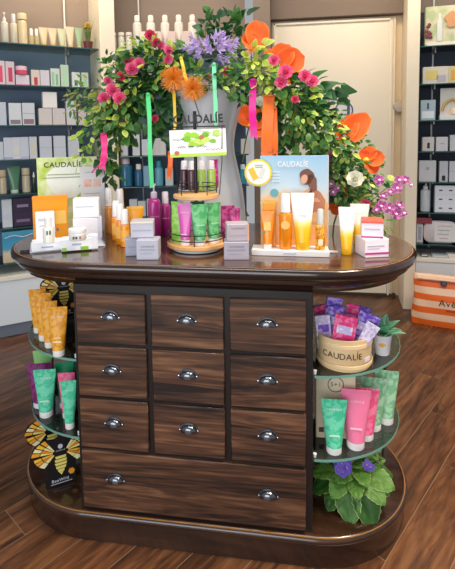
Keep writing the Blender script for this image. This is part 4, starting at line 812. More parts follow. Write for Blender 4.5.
# kraft 5+1 box
P = on_z(336, 443, zr2 + .0004); s = mpp(P)
o = thing('kraft_box', 'flat beige box marked 5+1 standing on the lower right shelf', 'box', (P.x, P.y + .032, zr2 + .0004), .05)
part('carton_body', MB().box((0, 0, 36 * s), (39 * s, .02, 72 * s), bev=.002), mat('#dccdb0', .6), o)
mb = MB(); mb.rings([[(r_ * s * math.cos(2 * math.pi * k / 28), y_, 57 * s + r_ * s * math.sin(2 * math.pi * k / 28)) for k in range(28)] for r_, y_ in ((7.2, -.0095), (7.2, -.0108), (8, -.0108), (8, -.0095))], cap=False)
part('circle_mark', mb, mat('#4b463f', .6), o); lettering(o, '5+1', 9 * s, (0, -.0108, 57 * s), mat('#4b463f', .6))
part('print_block', MB().box((-14 * s, -.0104, 9 * s), (5 * s, .001, 5 * s)), mat('#4b463f', .6), o)

# bee boxes
def bee_box(P, rz, label, k=1.0):
    o = thing('bee_box', label, 'box', P, rz, 'bee-shaped gift boxes'); w, h, d = .100 * k, .085 * k, .045 * k
    part('carton_body', MB().box((0, 0, h / 2), (w, d, h), bev=.002), mat('#141318', .4), o)
    fans = [(a_, .082 - .010 * abs(a_ - 33) / 28) for a_ in (66, 52, 38, 24, 10, -2)] + [(a_, .074 - .010 * abs(a_ + 32) / 28) for a_ in (-6, -20, -34, -48, -60)]
    rim_ = [(.014 + (l_ + .006) * math.cos(R(a_)), .122 + (l_ + .006) * math.sin(R(a_)) * .72) for a_, l_ in fans]
    top = [(.05, .06)] + rim_[::-1] + [(.020, .168), (0, .178), (-.020, .168)] + [(-x, z) for x, z in rim_] + [(-.05, .06)]
    part('bee_cutout', MB().prism([(x * k, z * k) for x, z in top], -d / 2 - .003, -d / 2 + .004), mat('#141318', .4), o)
    y = -d / 2 - .0045
    cols = ['#f4e58a', '#f08a2c', '#f6c23c', '#f3ecb8', '#f2a22e']
    for sg_ in (-1, 1):
        secs = [(66, 52), (51, 37), (36, 22), (21, 5), (-5, -20), (-21, -36), (-37, -58)]
        for q_, (t0, t1) in enumerate(secs):
            ln = .080 if t0 > 0 else .072
            for r0, r1, ci in ((.012, ln * .64, [3, 0, 1, 0, 2, 1, 0][q_]), (ln * .68, ln, [4, 2, 3, 4, 2, 4, 3][q_])):
                g = 1.6; aa = [t0 - g, (t0 + t1) / 2, t1 + g]
                poly = [(.014 + r1 * math.cos(R(a)), .122 + r1 * math.sin(R(a)) * .72) for a in aa] + [(.014 + r0 * math.cos(R(a)), .122 + r0 * math.sin(R(a)) * .72) for a in reversed(aa)]
                part('wing_cell', MB().prism([(sg_ * x * k, z * k) for x, z in poly], y - .0006, y + .002), mat(cols[ci], .45), o)
    for i, (z_, w_) in enumerate(((.108, .036), (.096, .040), (.084, .040), (.072, .034), (.061, .022))):
        part('body_stripe', MB().prism([(-w_ / 2 * k, z_ * k), (w_ / 2 * k, z_ * k), (w_ / 2 * .88 * k, (z_ - .0085) * k), (-w_ / 2 * .88 * k, (z_ - .0085) * k)], y - .0006, y + .002), mat('#f1e077', .45), o)
    part('sting', MB().prism([(-.007 * k, .051 * k), (.007 * k, .051 * k), (0, .040 * k)], y - .0006, y + .002), mat('#f1e077', .45), o)
    part('head_emblem', MB().prism([(.008 * k * math.cos(t), .142 * k + .008 * k * math.sin(t)) for t in [2 * math.pi * q / 12 for q in range(12)]], y - .0006, y + .002), mat('#c9ccd8', .4), o)
    lettering(o, 'CAUDALIE', .030 * k, (0, y - .0006, .128 * k), WHITE)
    part('honey_hexagon', MB().prism([(.034 * k + .011 * k * math.cos(t), .042 * k + .011 * k * math.sin(t)) for t in [2 * math.pi * q / 6 for q in range(6)]], y + .001, y + .0035), mat('#f2a02e', .45), o)
    lettering(o, 'BeeWild', .055 * k, (-.004 * k, -d / 2 - .0012, .020 * k), WHITE); part('print_line', MB().box((0, -d / 2 - .0006, .009 * k), (.07 * k, .0012, .0022 * k)), mat('#b9b9c4', .5), o)
    return o
zb = .1044
P = on_z(62, 483, zb); s = mpp(P); bee_box((P.x - .010, P.y + .012, zb), facing(P) + .10, 'front black bee-shaped gift box standing on the plinth', 1.04)
P = on_z(52, 471, zb); bee_box((P.x - .034, P.y + .068, zb), facing(P) + .10, 'rear black bee-shaped gift box standing on the plinth', 1.04)
P = on_z(56, 330, zl1); o = thing('carton', 'flat black carton under the bee box behind the amber tubes', 'box', (P.x + .008, P.y + .055, zl1 + .0004), facing(P) + .05); fill_carton(o, .10, .05, .04, '#1a191e', [(.1, .9, .3, .6, '#3a3840')])
bee_box((P.x + .008, P.y + .055, zl1 + .042), facing(P) + .05, 'black bee-shaped gift box behind the amber tubes', .92)

# wooden tub with sachets and minis
P = on_z(347, 373.5, zr1); s = mpp(P); rt = 28.5 * s; c = Vector((P.x, P.y + rt * .98, zr1 + .0004))
tub = thing('wooden_tub', 'round pale wooden tub with brand lettering on the upper right shelf', 'tub', c, facing(c))
ht = 33 * s
part('tub_wall', MB().lathe([(rt * .95, 0), (rt * .97, .003), (rt, ht), (rt * .95, ht), (rt * .92, .006), (rt * .2, .005)], 44), W_TUB, tub)
for z_ in (.16, .80): part('hoop', MB().lathe([(rt * 1.0, ht * (z_ - .06)), (rt * 1.02, ht * (z_ - .05)), (rt * 1.02, ht * (z_ + .05)), (rt * 1.0, ht * (z_ + .06))], 44, cap=False), W_TUB, tub)
caph = 6.0 * s; an = R(-90 - 46)
for ch in 'CAUDALÍE':
    m_ = text_mesh(ch, 1.0).copy(); hh = max(v.co.y for v in m_.vertices) - min(v.co.y for v in m_.vertices)
    f_ = caph / hh * (1.3 if ch == 'Í' else 1.0); an += (f_ * .5 + .0022) / rt
    link('lettering', m_, mat('#2c2620', .6), tub, (rt * 1.006 * math.cos(an), rt * 1.006 * math.sin(an), ht * .5 + (caph * .16 if ch == 'Í' else 0)), (R(90), 0, an + R(90)), (f_, f_, f_ * .3)); an += (f_ * .5) / rt
an = R(-36); part('sticker', MB().box((rt * 1.004 * math.cos(an), rt * 1.004 * math.sin(an), ht * .36), (.026, .002, .013), Matrix.Rotation(an + R(90), 3, 'Z')), mat('#e9dfea', .4), tub)
PUR2 = pattern('violet_print', '#6f4cc0', '#b7a2ea', 80); PK2 = pattern('hotpink_print', '#e83880', '#f67cac', 80); LIL = pattern('lilac_print', '#cfc0ee', '#f2ecfb', 80)
def mini(dx, dy, w, h, m, tiltx, tilty, rz, label, kind='carton', z0=.008):
    v = Matrix.Rotation(tub.rotation_euler.z, 3, 'Z') @ Vector((dx * rt, dy * rt, 0))
    o = thing('sample_pack', label, 'sample pack', (c.x + v.x, c.y + v.y, c.z + z0), 0, 'sample packs in the tub'); o.rotation_euler = (tiltx, tilty, rz + tub.rotation_euler.z)
    if kind == 'carton':
        part('pack_body', MB().box((0, 0, h / 2), (w, .012, h), bev=.0015), m, o); part('seal_strip', MB().box((0, -.0002, h * .955), (w * .98, .0135, h * .07)), m, o)
        part('print_panel', MB().box((0, -.0066, h * .72), (w * .7, .0012, h * .16)), LIL if m != LIL else PUR2, o)
        part('print_panel', MB().box((w * .1, -.0066, h * .45), (w * .5, .0012, h * .10)), mat('#4a6a4e', .5) if m == PK2 else LIL, o)
    else: fill_tube(o, w, h, m, '#f0ecf4')
    return o
q = s * 1.04
mini(-.62, .10, 16 * q, 60 * q, PUR2, -.05, .16, .35, 'violet sample pack at the far left of the tub')
mini(-.6, -.3, 15 * q, 46 * q, LIL, -.02, -.10, .2, 'lilac sample pack at the left front of the tub')
mini(-.52, .5, 16 * q, 50 * q, PK2, 0, -.2, .3, 'pink sample pack at the left back of the tub')
mini(-.16, -.54, 21 * q, 52 * q, PK2, .06, .14, .0, 'large hot pink sample pack at the tub front')
mini(-.15, .05, 17 * q, 53 * q, PUR2, 0, -.05, 0, 'violet sample pack in the middle of the tub')
mini(.12, .35, 12 * q, 54 * q, PK2, 0, .12, -.2, 'narrow pink sample pack at the tub back')
mini(.38, .45, 16 * q, 52 * q, PUR2, 0, .18, -.2, 'violet sample pack at the tub back right')
mini(.22, -.46, 13 * q, 50 * q, LIL, .06, .46, -.1, 'lilac sample tube leaning right at the tub front', 'tube')
mini(.30, -.08, 20 * q, 54 * q, PUR2, .02, .34, -.25, 'violet patterned sample pack leaning over the right rim')
mini(.05, .0, 13 * q, 45 * q, LIL, 0, .08, .1, 'pale lilac sample pack behind the hot pink one')

# leaves ----------------------------------------------------------
def leaf_mesh(L_, W_, shape, curl=.15, droop=.2, fold=.15, nu=5, nv=4, scal=0.0, wav=0.0, vein=0.0):
    mb = MB(); vs = []; at = []; fs = []
    for i in range(nu + 1):
        t = i / nu; w = shape(t) * W_ / 2
        for j in range(nv + 1):
            v = j / nv * 2 - 1; ww_ = w * (1 + (scal * math.sin(t * 40) if abs(v) > .99 else 0))
            vs.append((v * ww_, L_ * t, -droop * L_ * t * t + fold * abs(v) * w - curl * w * v * v + wav * math.sin(9 * t + 3 * v) * L_ + vein * L_ * abs(math.sin(t * 13 - abs(v) * 4.5)) * min(1, abs(v) * 3))); at.append(max(abs(v), (t - .9) * 10 if t > .9 else 0))
    for i in range(nu):
        for j in range(nv): q_ = i * (nv + 1) + j; fs.append((q_, q_ + 1, q_ + nv + 2, q_ + nv + 1))
    mb.add(vs, fs); mb.a = at; return mb.mesh('leaf', fix=False)
oval = lambda t: max(.02, math.sin(math.pi * min(1, t * .92 + .04)) ** .8)
lance = lambda t: max(.02, math.sin(math.pi * t ** .75) ** .9)
heart = lambda t: max(.03, (1.05 - t) ** .7 * (1.0 if t > .08 else .75) * 1.1 * (.55 + .45 * math.cos(t * 1.4)))
ivy = lambda t: max(.03, [.55, 1.0, .72, .62, .34, .02][min(5, int(t * 5 + .5))])
rnd = lambda t: max(.05, math.sqrt(max(0, 1 - (2 * t - 1) ** 2)))
def orient(d, up, roll=0):
    y = Vector(d).normalized(); z = Vector(up) - y * Vector(up).dot(y)
    z = z.normalized() if z.length > 1e-4 else y.orthogonal().normalized(); x = y.cross(z)
    return Matrix((x, y, z)).transposed().to_4x4() @ Matrix.Rotation(roll, 4, 'Y')
def put_leaf(name, me, m, parent, p, d, up, sc=1.0, roll=0):
    o = bpy.data.objects.new(name, me); COL.objects.link(o)
    if not me.materials: me.materials.append(m)
    o.material_slots[0].link = 'OBJECT'; o.material_slots[0].material = m
    o.parent = parent; M = orient(d, up, roll) @ Matrix.Scale(sc, 4); o.matrix_basis = Matrix.Translation(p) @ M; return o

# succulent
P = on_z(383.5, 356.5, zr1); s = mpp(P); rp = 9.3 * s; c = Vector((P.x, P.y + rp * .75, zr1 + .0004))
su = thing('potted_succulent', 'succulent in a small white pot beside the wooden tub', 'plant', c, facing(c))
part('pot', MB().lathe([(rp * .72, 0), (rp * .76, .003), (rp, 21 * s), (rp * .93, 21 * s), (rp * .86, 18 * s), (rp * .1, 18 * s)], 26), mat('#dadbe4', .35), su)
part('flower_motif', MB().prism([(3.0 * s * math.cos(t) * (1 + .2 * math.sin(6 * t)), 12 * s + 1.9 * s * math.sin(t)) for t in [2 * math.pi * k / 18 for k in range(18)]], -rp * .93, -rp * .86), mat('#e2a33a', .5), su)
SUC = leaf_mat('succulent_leaf', '#4f9a7e', '#8cc9a8', '#a9d6ba', .4); sl = leaf_mesh(.05, .024, lance, curl=-.3, droop=-.05, fold=.35)
for k in range(16):
    an = k * 2.4; el = .15 + .9 * (k / 16); d = (math.cos(an) * math.cos(el), math.sin(an) * math.cos(el), math.sin(el))
    put_leaf('leaf', sl, SUC, su, (0, 0, 19 * s + .004 * (k / 8)), d, (0, 0, 1), 1.5 - .03 * k + .12 * (k % 3))

# African violet on the plinth
P = on_z(352, 517, zb); s = mpp(P); c = Vector((P.x + .012, P.y + .082, zb))
av = thing('african_violet', 'potted African violet with cream-edged leaves and purple blossoms on the plinth', 'plant', c, facing(c))
part('pot', MB().lathe([(.040, 0), (.055, .07), (.058, .075), (.05, .074), (.046, .066), (.002, .066)], 28), mat('#5b4a9a', .4), av)
AVL = leaf_mat('violet_leaf', '#28581f', '#558a38', '#c3d488', .5, .93); AVL2 = leaf_mat('violet_leaf_young', '#3f7429', '#6a983e', '#c3d488', .5, .93)
avs = lambda t: max(.06, (math.sin(math.pi * min(1, .10 + .9 * t)) ** .62) * (1.02 - .18 * t))
bl = leaf_mesh(.085, .074, avs, curl=.10, droop=.28, fold=.12, nu=22, nv=12, scal=.05, wav=.016, vein=.034)
LV = [(-.02, -.055, .075, -80, -38, 1.12, 0), (.030, -.05, .082, -62, -42, 1.22, 0), (-.055, -.03, .082, -150, -12, 1.0, 0), (-.05, .0, .10, 170, 8, .9, 0), (.05, -.02, .11, -28, 5, .95, 1), (.055, .02, .10, 12, 0, .9, 0), (-.015, -.02, .115, -110, 10, .8, 1), (.02, -.025, .12, -70, 12, .75, 1), (-.03, .04, .10, 120, 15, .9, 0), (.03, .05, .10, 60, 15, .9, 0), (.0, .05, .11, 95, 25, .8, 1), (-.045, -.045, .06, -125, -30, .85, 0), (.06, -.01, .08, -10, -15, .75, 0), (0, 0, .125, -60, 35, .6, 1), (-.02, .01, .12, 150, 38, .6, 1), (-.06, -.035, .105, -165, 5, .85, 1), (-.03, -.055, .10, -115, -10, .8, 1), (.045, -.05, .10, -45, -8, .85, 1), (.01, -.06, .105, -85, 0, .7, 1)]
for (x, y, z, an, el, sc, mk) in LV:
    an, el = R(an), R(el); d = Vector((math.cos(an) * math.cos(el), math.sin(an) * math.cos(el), math.sin(el))); p0 = Vector((x * .95, y * .85, z))
    put_leaf('leaf', bl, AVL2 if mk else AVL, av, p0, d, (0, -.35, 1), sc * 1.08, random.uniform(-.2, .2))
    part('leaf_stalk', MB().tube([(x * .1, y * .1, .066), (x * .4, y * .4, (z + .09) / 2), p0 + d * .01], .0022, 5), mat('#7a9a4a', .5), av)
VIO = leaf_mat('violet_petal', '#4326a8', '#7a56d6', '#8a68e0', .5); vp = leaf_mesh(.010, .011, rnd, droop=.1, nu=4, nv=2)
def violet(p, n=5):
    for k in range(n):
        a = 2 * math.pi * k / n + random.random(); put_leaf('petal', vp, VIO, av, p, (math.cos(a), math.sin(a) * .5 - .25, .75 * math.sin(a)), (0, -1, .4), 1.45)
    part('stamen', MB().lathe([(.0005, -.002), (.002, 0), (.0005, .002)], 6, (p[0], p[1] - .004, p[2])), mat('#e9c95a', .5), av)
for k in range(16): violet((-.03 + random.uniform(-.018, .018), -.065 + random.uniform(-.01, .01), .150 + random.uniform(-.02, .02)))
for k in range(3): violet((.052 + random.uniform(-.008, .008), -.03, .150 + random.uniform(-.006, .006)))
for k in range(4): violet((.015 + random.uniform(-.012, .012), .01, .172 + random.uniform(-.006, .006)))
for p in ((-.03, -.045, .14), (.052, -.025, .14), (.015, .012, .165)): part('flower_stalk', MB().tube([(0, 0, .07), (p[0] * .6, p[1] * .6, .12), p], .0016, 5), mat('#7a6a4a', .5), av)
FERN = leaf_mat('fringe_leaf', '#4c7a3a', '#86ab52', '#86ab52'); fm = leaf_mesh(.028, .010, lance)
for k in range(40):
    p = Vector((.065 + random.uniform(-.03, .03), .02 + random.uniform(-.02, .03), .12 + random.uniform(-.03, .04))); put_leaf('small_leaf', fm, FERN, av, p, (random.uniform(-1, 1), random.uniform(-1, .2), random.uniform(-.2, 1)), (0, -1, 1), random.uniform(.7, 1.1))

# ================================================================== VASE AND FLOWERS
VY = .53
P0 = on_y(209, 90, VY); vx = P0.x; ztop = on_y(209, 80, VY).z; s = mpp(P0)
vase = thing('hourglass_vase', 'tall brushed silver hourglass vase behind the carousel', 'vase', (vx, VY, Z))
hv = ztop - Z
def vr(t): return (.128 * (1 - t) ** 1.6 + .158 * t ** 1.6) * 1.0 + .098 * (1 - (2 * t - 1) ** 2) * .62 if False else None
prof = [(.120, 0), (.144, .004), (.146, .05), (.143, .10), (.134, .18), (.116, .27), (.102, .34), (.100, .38), (.106, .43), (.122, .50), (.142, .57), (.158, .625), (.163, .645), (.166, .65)]
k_ = hv / .65
prof = [(r, z * k_) for r, z in prof] + [(.160, hv), (.152, hv - .03), (.10, hv - .10)]
part('vase_body', MB().lathe(prof, 48, cap=False), mat('#dfe3ea', .28, .25, .08, scale=9), vase)
part('rim', MB().lathe([(.162, hv - .004), (.170, hv - .002), (.170, hv + .004), (.162, hv + .005)], 48, cap=False), mat('#b9bec8', .3, .8), vase)
part('foot_disc', MB().lathe([(.118, .001), (.148, .002), (.1, .006)], 40), STEEL, vase)

IVY = leaf_mat('ivy_leaf', '#1f4a26', '#3f7a38', '#4f8a44', .4); LIME = leaf_mat('lime_leaf', '#8fb52e', '#c9d85a', '#dfe38a', .45, .75); MID = leaf_mat('mid_leaf', '#346a2a', '#629640', '#74a24c', .45)
DRK = leaf_mat('dark_leaf', '#16351f', '#2f5f34', '#3a6a3c', .35); BOX = leaf_mat('boxwood_leaf', '#2c5826', '#5c8a3a', '#7f9e4c', .45); OLV = leaf_mat('olive_leaf', '#6f7a34', '#a6a452', '#b4b060', .5)
ivm = leaf_mesh(.042, .040, ivy, droop=.25, nu=5, nv=4); ovm = leaf_mesh(.034, .022, oval, droop=.25); lam = leaf_mesh(.036, .014, lance, droop=.3); bxm = leaf_mesh(.022, .013, oval, droop=.2, nu=3, nv=2); rdm = leaf_mesh(.05, .045, heart, droop=.3, nu=6, nv=4)
PAL = {'ivy': (ivm, [IVY, DRK, MID]), 'lime': (ovm, [LIME, LIME, MID]), 'box': (bxm, [BOX, MID, BOX, IVY]), 'dark': (rdm, [DRK, IVY]), 'mid': (ovm, [MID, IVY, LIME]), 'olive': (lam, [OLV, MID])}
STEM = mat('#5a6a34', .6)
def vine(label, path, kind, n, spread=.035, size=1.0, seed=0, stemr=.0018):
    rg = random.Random(seed); W = [on_y(px, py, y) for px, py, y in path]; o = thing('foliage_spray', label, 'foliage', W[0], 0, 'foliage of the flower arrangement')
    pts = [w - W[0] for w in curve_pts(W, 8)]
    part('stem', MB().tube(pts, stemr, 5, stemr * .4), STEM, o)
    me, ms = PAL[kind]
    for k in range(n):
        t = (.10 + .9 * (k + rg.random()) / n) * (len(pts) - 1); i = min(len(pts) - 2, int(t)); p = pts[i].lerp(pts[i + 1], t - i); tn = (pts[i + 1] - pts[i]).normalized()
        off = Vector((rg.gauss(0, 1), rg.gauss(-.25, .7), rg.gauss(.1, .9))); off -= tn * off.dot(tn) * .6
        q_ = p + off.normalized() * spread * rg.random() ** .7
        d = (off.normalized() * 1.0 + tn * .5 + Vector((0, -.25, -.25))); up = Vector((rg.gauss(0, .4), -.75 + rg.gauss(0, .4), .7 + rg.gauss(0, .4)))
        put_leaf('leaf', me, rg.choice(ms), o, q_, d, up, size * rg.uniform(.7, 1.25), rg.uniform(-.4, .4))
    return o
V_ = [
 ('dark ivy running from vase top along the upper left', [(195, 82, .50), (165, 62, .46), (135, 58, .42), (112, 75, .40)], 'ivy', 36, .05, 1.0),
 ('ivy curtain hanging left of the green ribbon', [(180, 85, .48), (150, 85, .44), (128, 105, .42), (120, 140, .42)], 'ivy', 44, .055, 1.0),
 ('ivy trailing down beside the pink ribbon', [(165, 85, .46), (130, 88, .42), (108, 120, .40), (106, 158, .47), (112, 186, .50)], 'ivy', 50, .04, .9),
 ('dark broad leaves between green ribbon and orange blooms', [(190, 95, .46), (172, 100, .44), (155, 112, .43), (150, 132, .43)], 'dark', 26, .05, .9),
 ('dark broad leaves under the upper left roses', [(180, 80, .47), (155, 72, .44), (140, 78, .42), (130, 88, .41)], 'dark', 20, .05, .9),
 ('ivy mass behind the orange spider blooms', [(200, 90, .50), (180, 110, .47), (165, 125, .45), (160, 138, .45)], 'ivy', 34, .05, .9),
 ('lime green leaves hanging over the lime card', [(120, 105, .41), (98, 118, .38), (86, 138, .37), (82, 160, .37)], 'lime', 34, .04, .85),
 ('thin olive twig sprays reaching left of the roses', [(120, 95, .42), (95, 88, .39), (80, 92, .38), (68, 102, .38)], 'olive', 40, .045, .75),
 ('second olive twig spray above the lime leaves', [(118, 100, .42), (98, 100, .39), (84, 108, .38), (74, 118, .38)], 'olive', 34, .04, .7),
 ('yellow-green leaves among the upper left roses', [(165, 60, .46), (148, 48, .44), (136, 50, .43), (126, 58, .42)], 'lime', 22, .04, .8),
 ('yellow-green leaves left of the pink cluster', [(125, 80, .42), (116, 72, .41), (110, 65, .41), (106, 60, .41)], 'mid', 22, .035, .8),
 ('ivy filling the space behind the lilac bloom', [(200, 80, .52), (195, 62, .50), (180, 58, .48), (168, 66, .47)], 'ivy', 30, .05, .95),
 ('single tall ivy sprig rising above the lilac bloom', [(205, 60, .52), (205, 38, .52), (207, 22, .52), (212, 12, .52)], 'ivy', 12, .025, 1.0),
 ('ivy crown at the top of the arrangement', [(225, 60, .52), (230, 40, .52), (235, 26, .52), (240, 20, .53)], 'ivy', 24, .045, 1.15),
 ('dark leaves left of the ivy crown', [(222, 55, .54), (218, 36, .54), (213, 26, .54), (208, 22, .54)], 'dark', 12, .035, .9),
 ('leaves draped over the front rim of the vase', [(190, 88, .36), (205, 86, .34), (225, 84, .34), (242, 88, .36)], 'mid', 34, .035, .75),
 ('dark leaves spilling over the right rim of the vase', [(225, 78, .40), (238, 82, .38), (246, 92, .38), (246, 104, .39)], 'ivy', 26, .035, .8),
 ('lime variegated spray right of the lilac bloom', [(240, 75, .42), (252, 58, .40), (260, 62, .39), (262, 92, .39)], 'lime', 46, .055, 1.0),
 ('second lime variegated spray below the orange poppies', [(245, 80, .41), (262, 72, .39), (272, 88, .39), (276, 108, .40)], 'lime', 36, .045, .95),
 ('mid green leaves beneath the right roses', [(255, 80, .42), (278, 82, .41), (296, 92, .41), (310, 106, .42)], 'mid', 40, .055, 1.0),
 ('lime leaves in the middle of the right side', [(262, 88, .40), (285, 98, .39), (300, 112, .39), (308, 128, .40)], 'lime', 20, .04, .85),
 ('dark broad leaves on the right shoulder', [(265, 85, .44), (300, 88, .44), (325, 95, .44), (330, 106, .45)], 'dark', 34, .055, 1.0),
 ('ivy hanging behind the orange ribbon', [(258, 95, .44), (280, 118, .43), (288, 138, .43), (286, 155, .43)], 'ivy', 40, .05, .9),
 ('fine boxwood leaves along the upper right slope', [(290, 95, .43), (315, 108, .42), (335, 125, .42), (352, 148, .43)], 'box', 80, .05, 1.0),
 ('fine boxwood leaves right above the sun poster', [(285, 110, .42), (305, 125, .40), (322, 145, .40), (335, 168, .41)], 'box', 90, .055, 1.0),
 ('fine boxwood leaves behind the sun poster edge', [(300, 120, .44), (318, 145, .43), (332, 170, .43), (345, 195, .43)], 'box', 90, .06, 1.0),
 ('fine boxwood leaves falling to the white bloom', [(320, 130, .42), (340, 150, .41), (355, 170, .41), (366, 195, .42)], 'box', 90, .055, 1.0),
 ('fine boxwood leaves falling towards the counter edge', [(325, 140, .44), (350, 165, .43), (368, 188, .43), (380, 212, .43)], 'box', 90, .05, 1.0),
 ('ivy under the boxwood near the white bloom', [(320, 150, .45), (340, 180, .44), (352, 200, .43), (362, 214, .42)], 'ivy', 44, .055, .9),
 ('dark leaves low behind the white tubes', [(340, 185, .46), (355, 205, .45), (370, 218, .43), (385, 230, .41)], 'olive', 50, .04, .9),
 ('mid green leaves on the right outline by the door', [(320, 100, .45), (345, 128, .45), (365, 155, .45), (382, 185, .45)], 'mid', 60, .045, .8),
 ('dark ivy filling the heart of the right side', [(270, 95, .47), (300, 115, .47), (322, 140, .47), (338, 175, .47)], 'ivy', 70, .065, 1.0),
 ('lime and mid leaves over the left ivy curtain', [(150, 80, .41), (135, 92, .39), (122, 112, .38), (116, 138, .38)], 'mid', 50, .06, .95),
 ('mid green leaves around the left rose cluster', [(140, 78, .40), (124, 84, .38), (106, 96, .37), (98, 118, .37)], 'mid', 44, .05, .95),
 ('mid green leaves beneath the upper left spray', [(182, 70, .44), (165, 66, .42), (150, 62, .41), (138, 56, .41)], 'mid', 40, .05, .95),
 ('lime leaves around the upper pink blooms', [(178, 62, .43), (166, 54, .42), (156, 52, .41), (146, 46, .41)], 'lime', 26, .045, .85),
 ('lime leaves at the lower end of the left ivy', [(118, 130, .47), (110, 148, .50), (112, 166, .52), (114, 184, .53)], 'lime', 26, .04, .75),
 ('mid green leaves below the lilac bloom', [(190, 76, .40), (202, 74, .37), (220, 74, .36), (236, 78, .37)], 'mid', 44, .04, .85),
 ('mid green leaves over the right boxwood', [(280, 92, .41), (305, 110, .39), (325, 132, .38), (340, 160, .38)], 'mid', 60, .06, .9),
 ('lime tips scattered over the right slope', [(285, 95, .40), (315, 120, .37), (340, 150, .37), (362, 190, .38)], 'lime', 22, .06, .6),
 ('olive sprigs low on the right side', [(325, 165, .41), (345, 190, .40), (360, 205, .39), (375, 215, .38)], 'olive', 50, .05, .9),
 ('dark ivy filling the heart of the left side', [(185, 90, .50), (155, 92, .47), (130, 105, .45), (115, 135, .44)], 'ivy', 60, .065, 1.0),
]
for i, (lab, path, kind, n, spd, sz) in enumerate(V_): vine(lab, path, kind, int(n * 1.55), spd * 1.08, sz, seed=100 + i)

# blooms
petal = leaf_mesh(.020, .022, rnd, curl=-.25, droop=-.35, fold=.2, nu=4, nv=4)
def rose(px, py, y, label, m, size=1.0):
    P = on_y(px, py, y); o = thing('rose', label, 'flower', P, random.uniform(0, 6), 'blooms of the arrangement')
    f = Matrix.Rotation(-o.rotation_euler.z, 3, 'Z') @ (CP - P).normalized(); f = (f + Vector((0, 0, .35))).normalized(); a1 = f.orthogonal().normalized(); a2 = f.cross(a1)
    for ring_, (n, tilt, sc) in enumerate(((8, .12, 1.0), (7, .5, .85), (6, .9, .65), (3, 1.25, .45))):
        for k in range(n):
            t = 2 * math.pi * k / n + ring_ * .5; d = (a1 * math.cos(t) + a2 * math.sin(t)) * math.cos(tilt) + f * math.sin(tilt)
            put_leaf('petal', petal, m, o, f * (.002 * ring_), d, f - (a1 * math.cos(t) + a2 * math.sin(t)) * .3, sc * size * 1.35)
    part('calyx', MB().lathe([(.001, -.010), (.006, -.004), (.007, 0), (.002, .003)], 8), mat('#4f7a38', .6), o)
    part('stem', MB().tube([(0, 0, -.004), f * -.03 + Vector((0, 0, -.02)), f * -.05 + Vector((0, 0, -.05))], .0016, 5), STEM, o)
HOT = leaf_mat('hot_pink_petal', '#e63a80', '#ff7cb0', '#ff9cc4', .5, .8); CRIM = leaf_mat('crimson_petal', '#d02a58', '#f65884', '#f87a9c', .5, .8)
RS = [(104, 99, .35, 'hot pink rose lowest of the left cluster', HOT, 1.0), (113, 91, .35, 'hot pink rose in the middle of the left cluster', HOT, 1.15), (119.5, 99, .34, 'hot pink rose at the right of the left cluster', HOT, 1.05), (108, 81, .36, 'small hot pink bud at the top of the left cluster', HOT, .7), (121, 77, .37, 'crimson bud between the two left clusters', CRIM, .8),
 (132, 70, .37, 'large pink rose under the upper left spray', HOT, 1.1), (139, 64, .37, 'pink rose right of the large upper left one', HOT, .9), (129, 62, .38, 'crimson rose above the large upper left one', CRIM, .8), (150, 36, .40, 'crimson snapdragon head at the upper left', CRIM, .9), (156, 43, .40, 'crimson bloom below the snapdragon head', CRIM, .8), (161, 46, .40, 'hot pink bloom on the upper left spray', HOT, .7), (168.5, 51, .40, 'hot pink bloom right of the upper left spray', HOT, .75), (168, 60, .40, 'pink bloom above the orange spider bloom', HOT, .8),
 (209, 79, .35, 'small pink bud on the vase rim', HOT, .65), (226, 72, .35, 'small crimson bud on the right of the vase rim', CRIM, .6), (155, 119, .38, 'dark crimson bud near the green ribbon', CRIM, .6), (116, 107, .36, 'small crimson bud below the left cluster', CRIM, .45),
 (274, 61, .34, 'hot pink rose left of the orange poppy base', HOT, .85), (285.5, 73, .34, 'large pink rose below the orange poppy', HOT, 1.1), (281, 83, .34, 'pink rose lowest below the orange poppy', HOT, .95), (305, 77, .35, 'pink rose left of the right-hand pair', HOT, .95), (312, 82, .35, 'pink rose right of the right-hand pair', HOT, .95), (295, 100, .35, 'dark crimson bud in the right foliage', CRIM, .6), (331, 157, .36, 'faded pink bloom right above the sun poster', leaf_mat('dusty_petal', '#8a4a5c', '#b47a86', '#b98a92', .6), .9), (365, 205, .36, 'dark red bud low on the right side', CRIM, .8)]
for r_ in RS: rose(*r_)
WHP = leaf_mat('white_petal', '#e3e6cf', '#f6f4e8', '#f8f6ee', .5); rose(355, 180, .34, 'large white rose on the right side of the arrangement', WHP, 1.25); rose(260, 102, .37, 'small cream bud between magenta and orange ribbons', WHP, .8)
ORP = leaf_mat('orange_ray', '#f07f14', '#ffb436', '#ffc860', .5); ray_me = MB().tube([(0, .004, 0), (0, .022, .004), (0, .040, .0), (0, .044, -.003)], .0011, 4, .0016).mesh('ray_petal')
def mum(px, py, y, label, size=1.0, n=70):
    P = on_y(px, py, y); o = thing('spider_chrysanthemum', label, 'flower', P, 0, 'blooms of the arrangement'); f = (CP - P).normalized()
    for k in range(n):
        t = k * 2.39996; el = -.25 + 1.5 * ((k + .5) / n); a1 = f.orthogonal().normalized(); a2 = f.cross(a1); d = (a1 * math.cos(t) + a2 * math.sin(t)) * math.cos(el) + f * math.sin(el)
        put_leaf('ray_petal', ray_me, ORP, o, (0, 0, 0), d, f, size * (1.05 - .45 * (el > .8)) * random.uniform(.85, 1.1))
    part('flower_centre', MB().lathe([(.001, -.007), (.007, -.003), (.008, .002), (.002, .007)], 10), mat('#d9641a', .6), o); part('stem', MB().tube([(0, 0, 0), (0, .03, -.04), (.01, .08, -.10)], .002, 5), STEM, o)
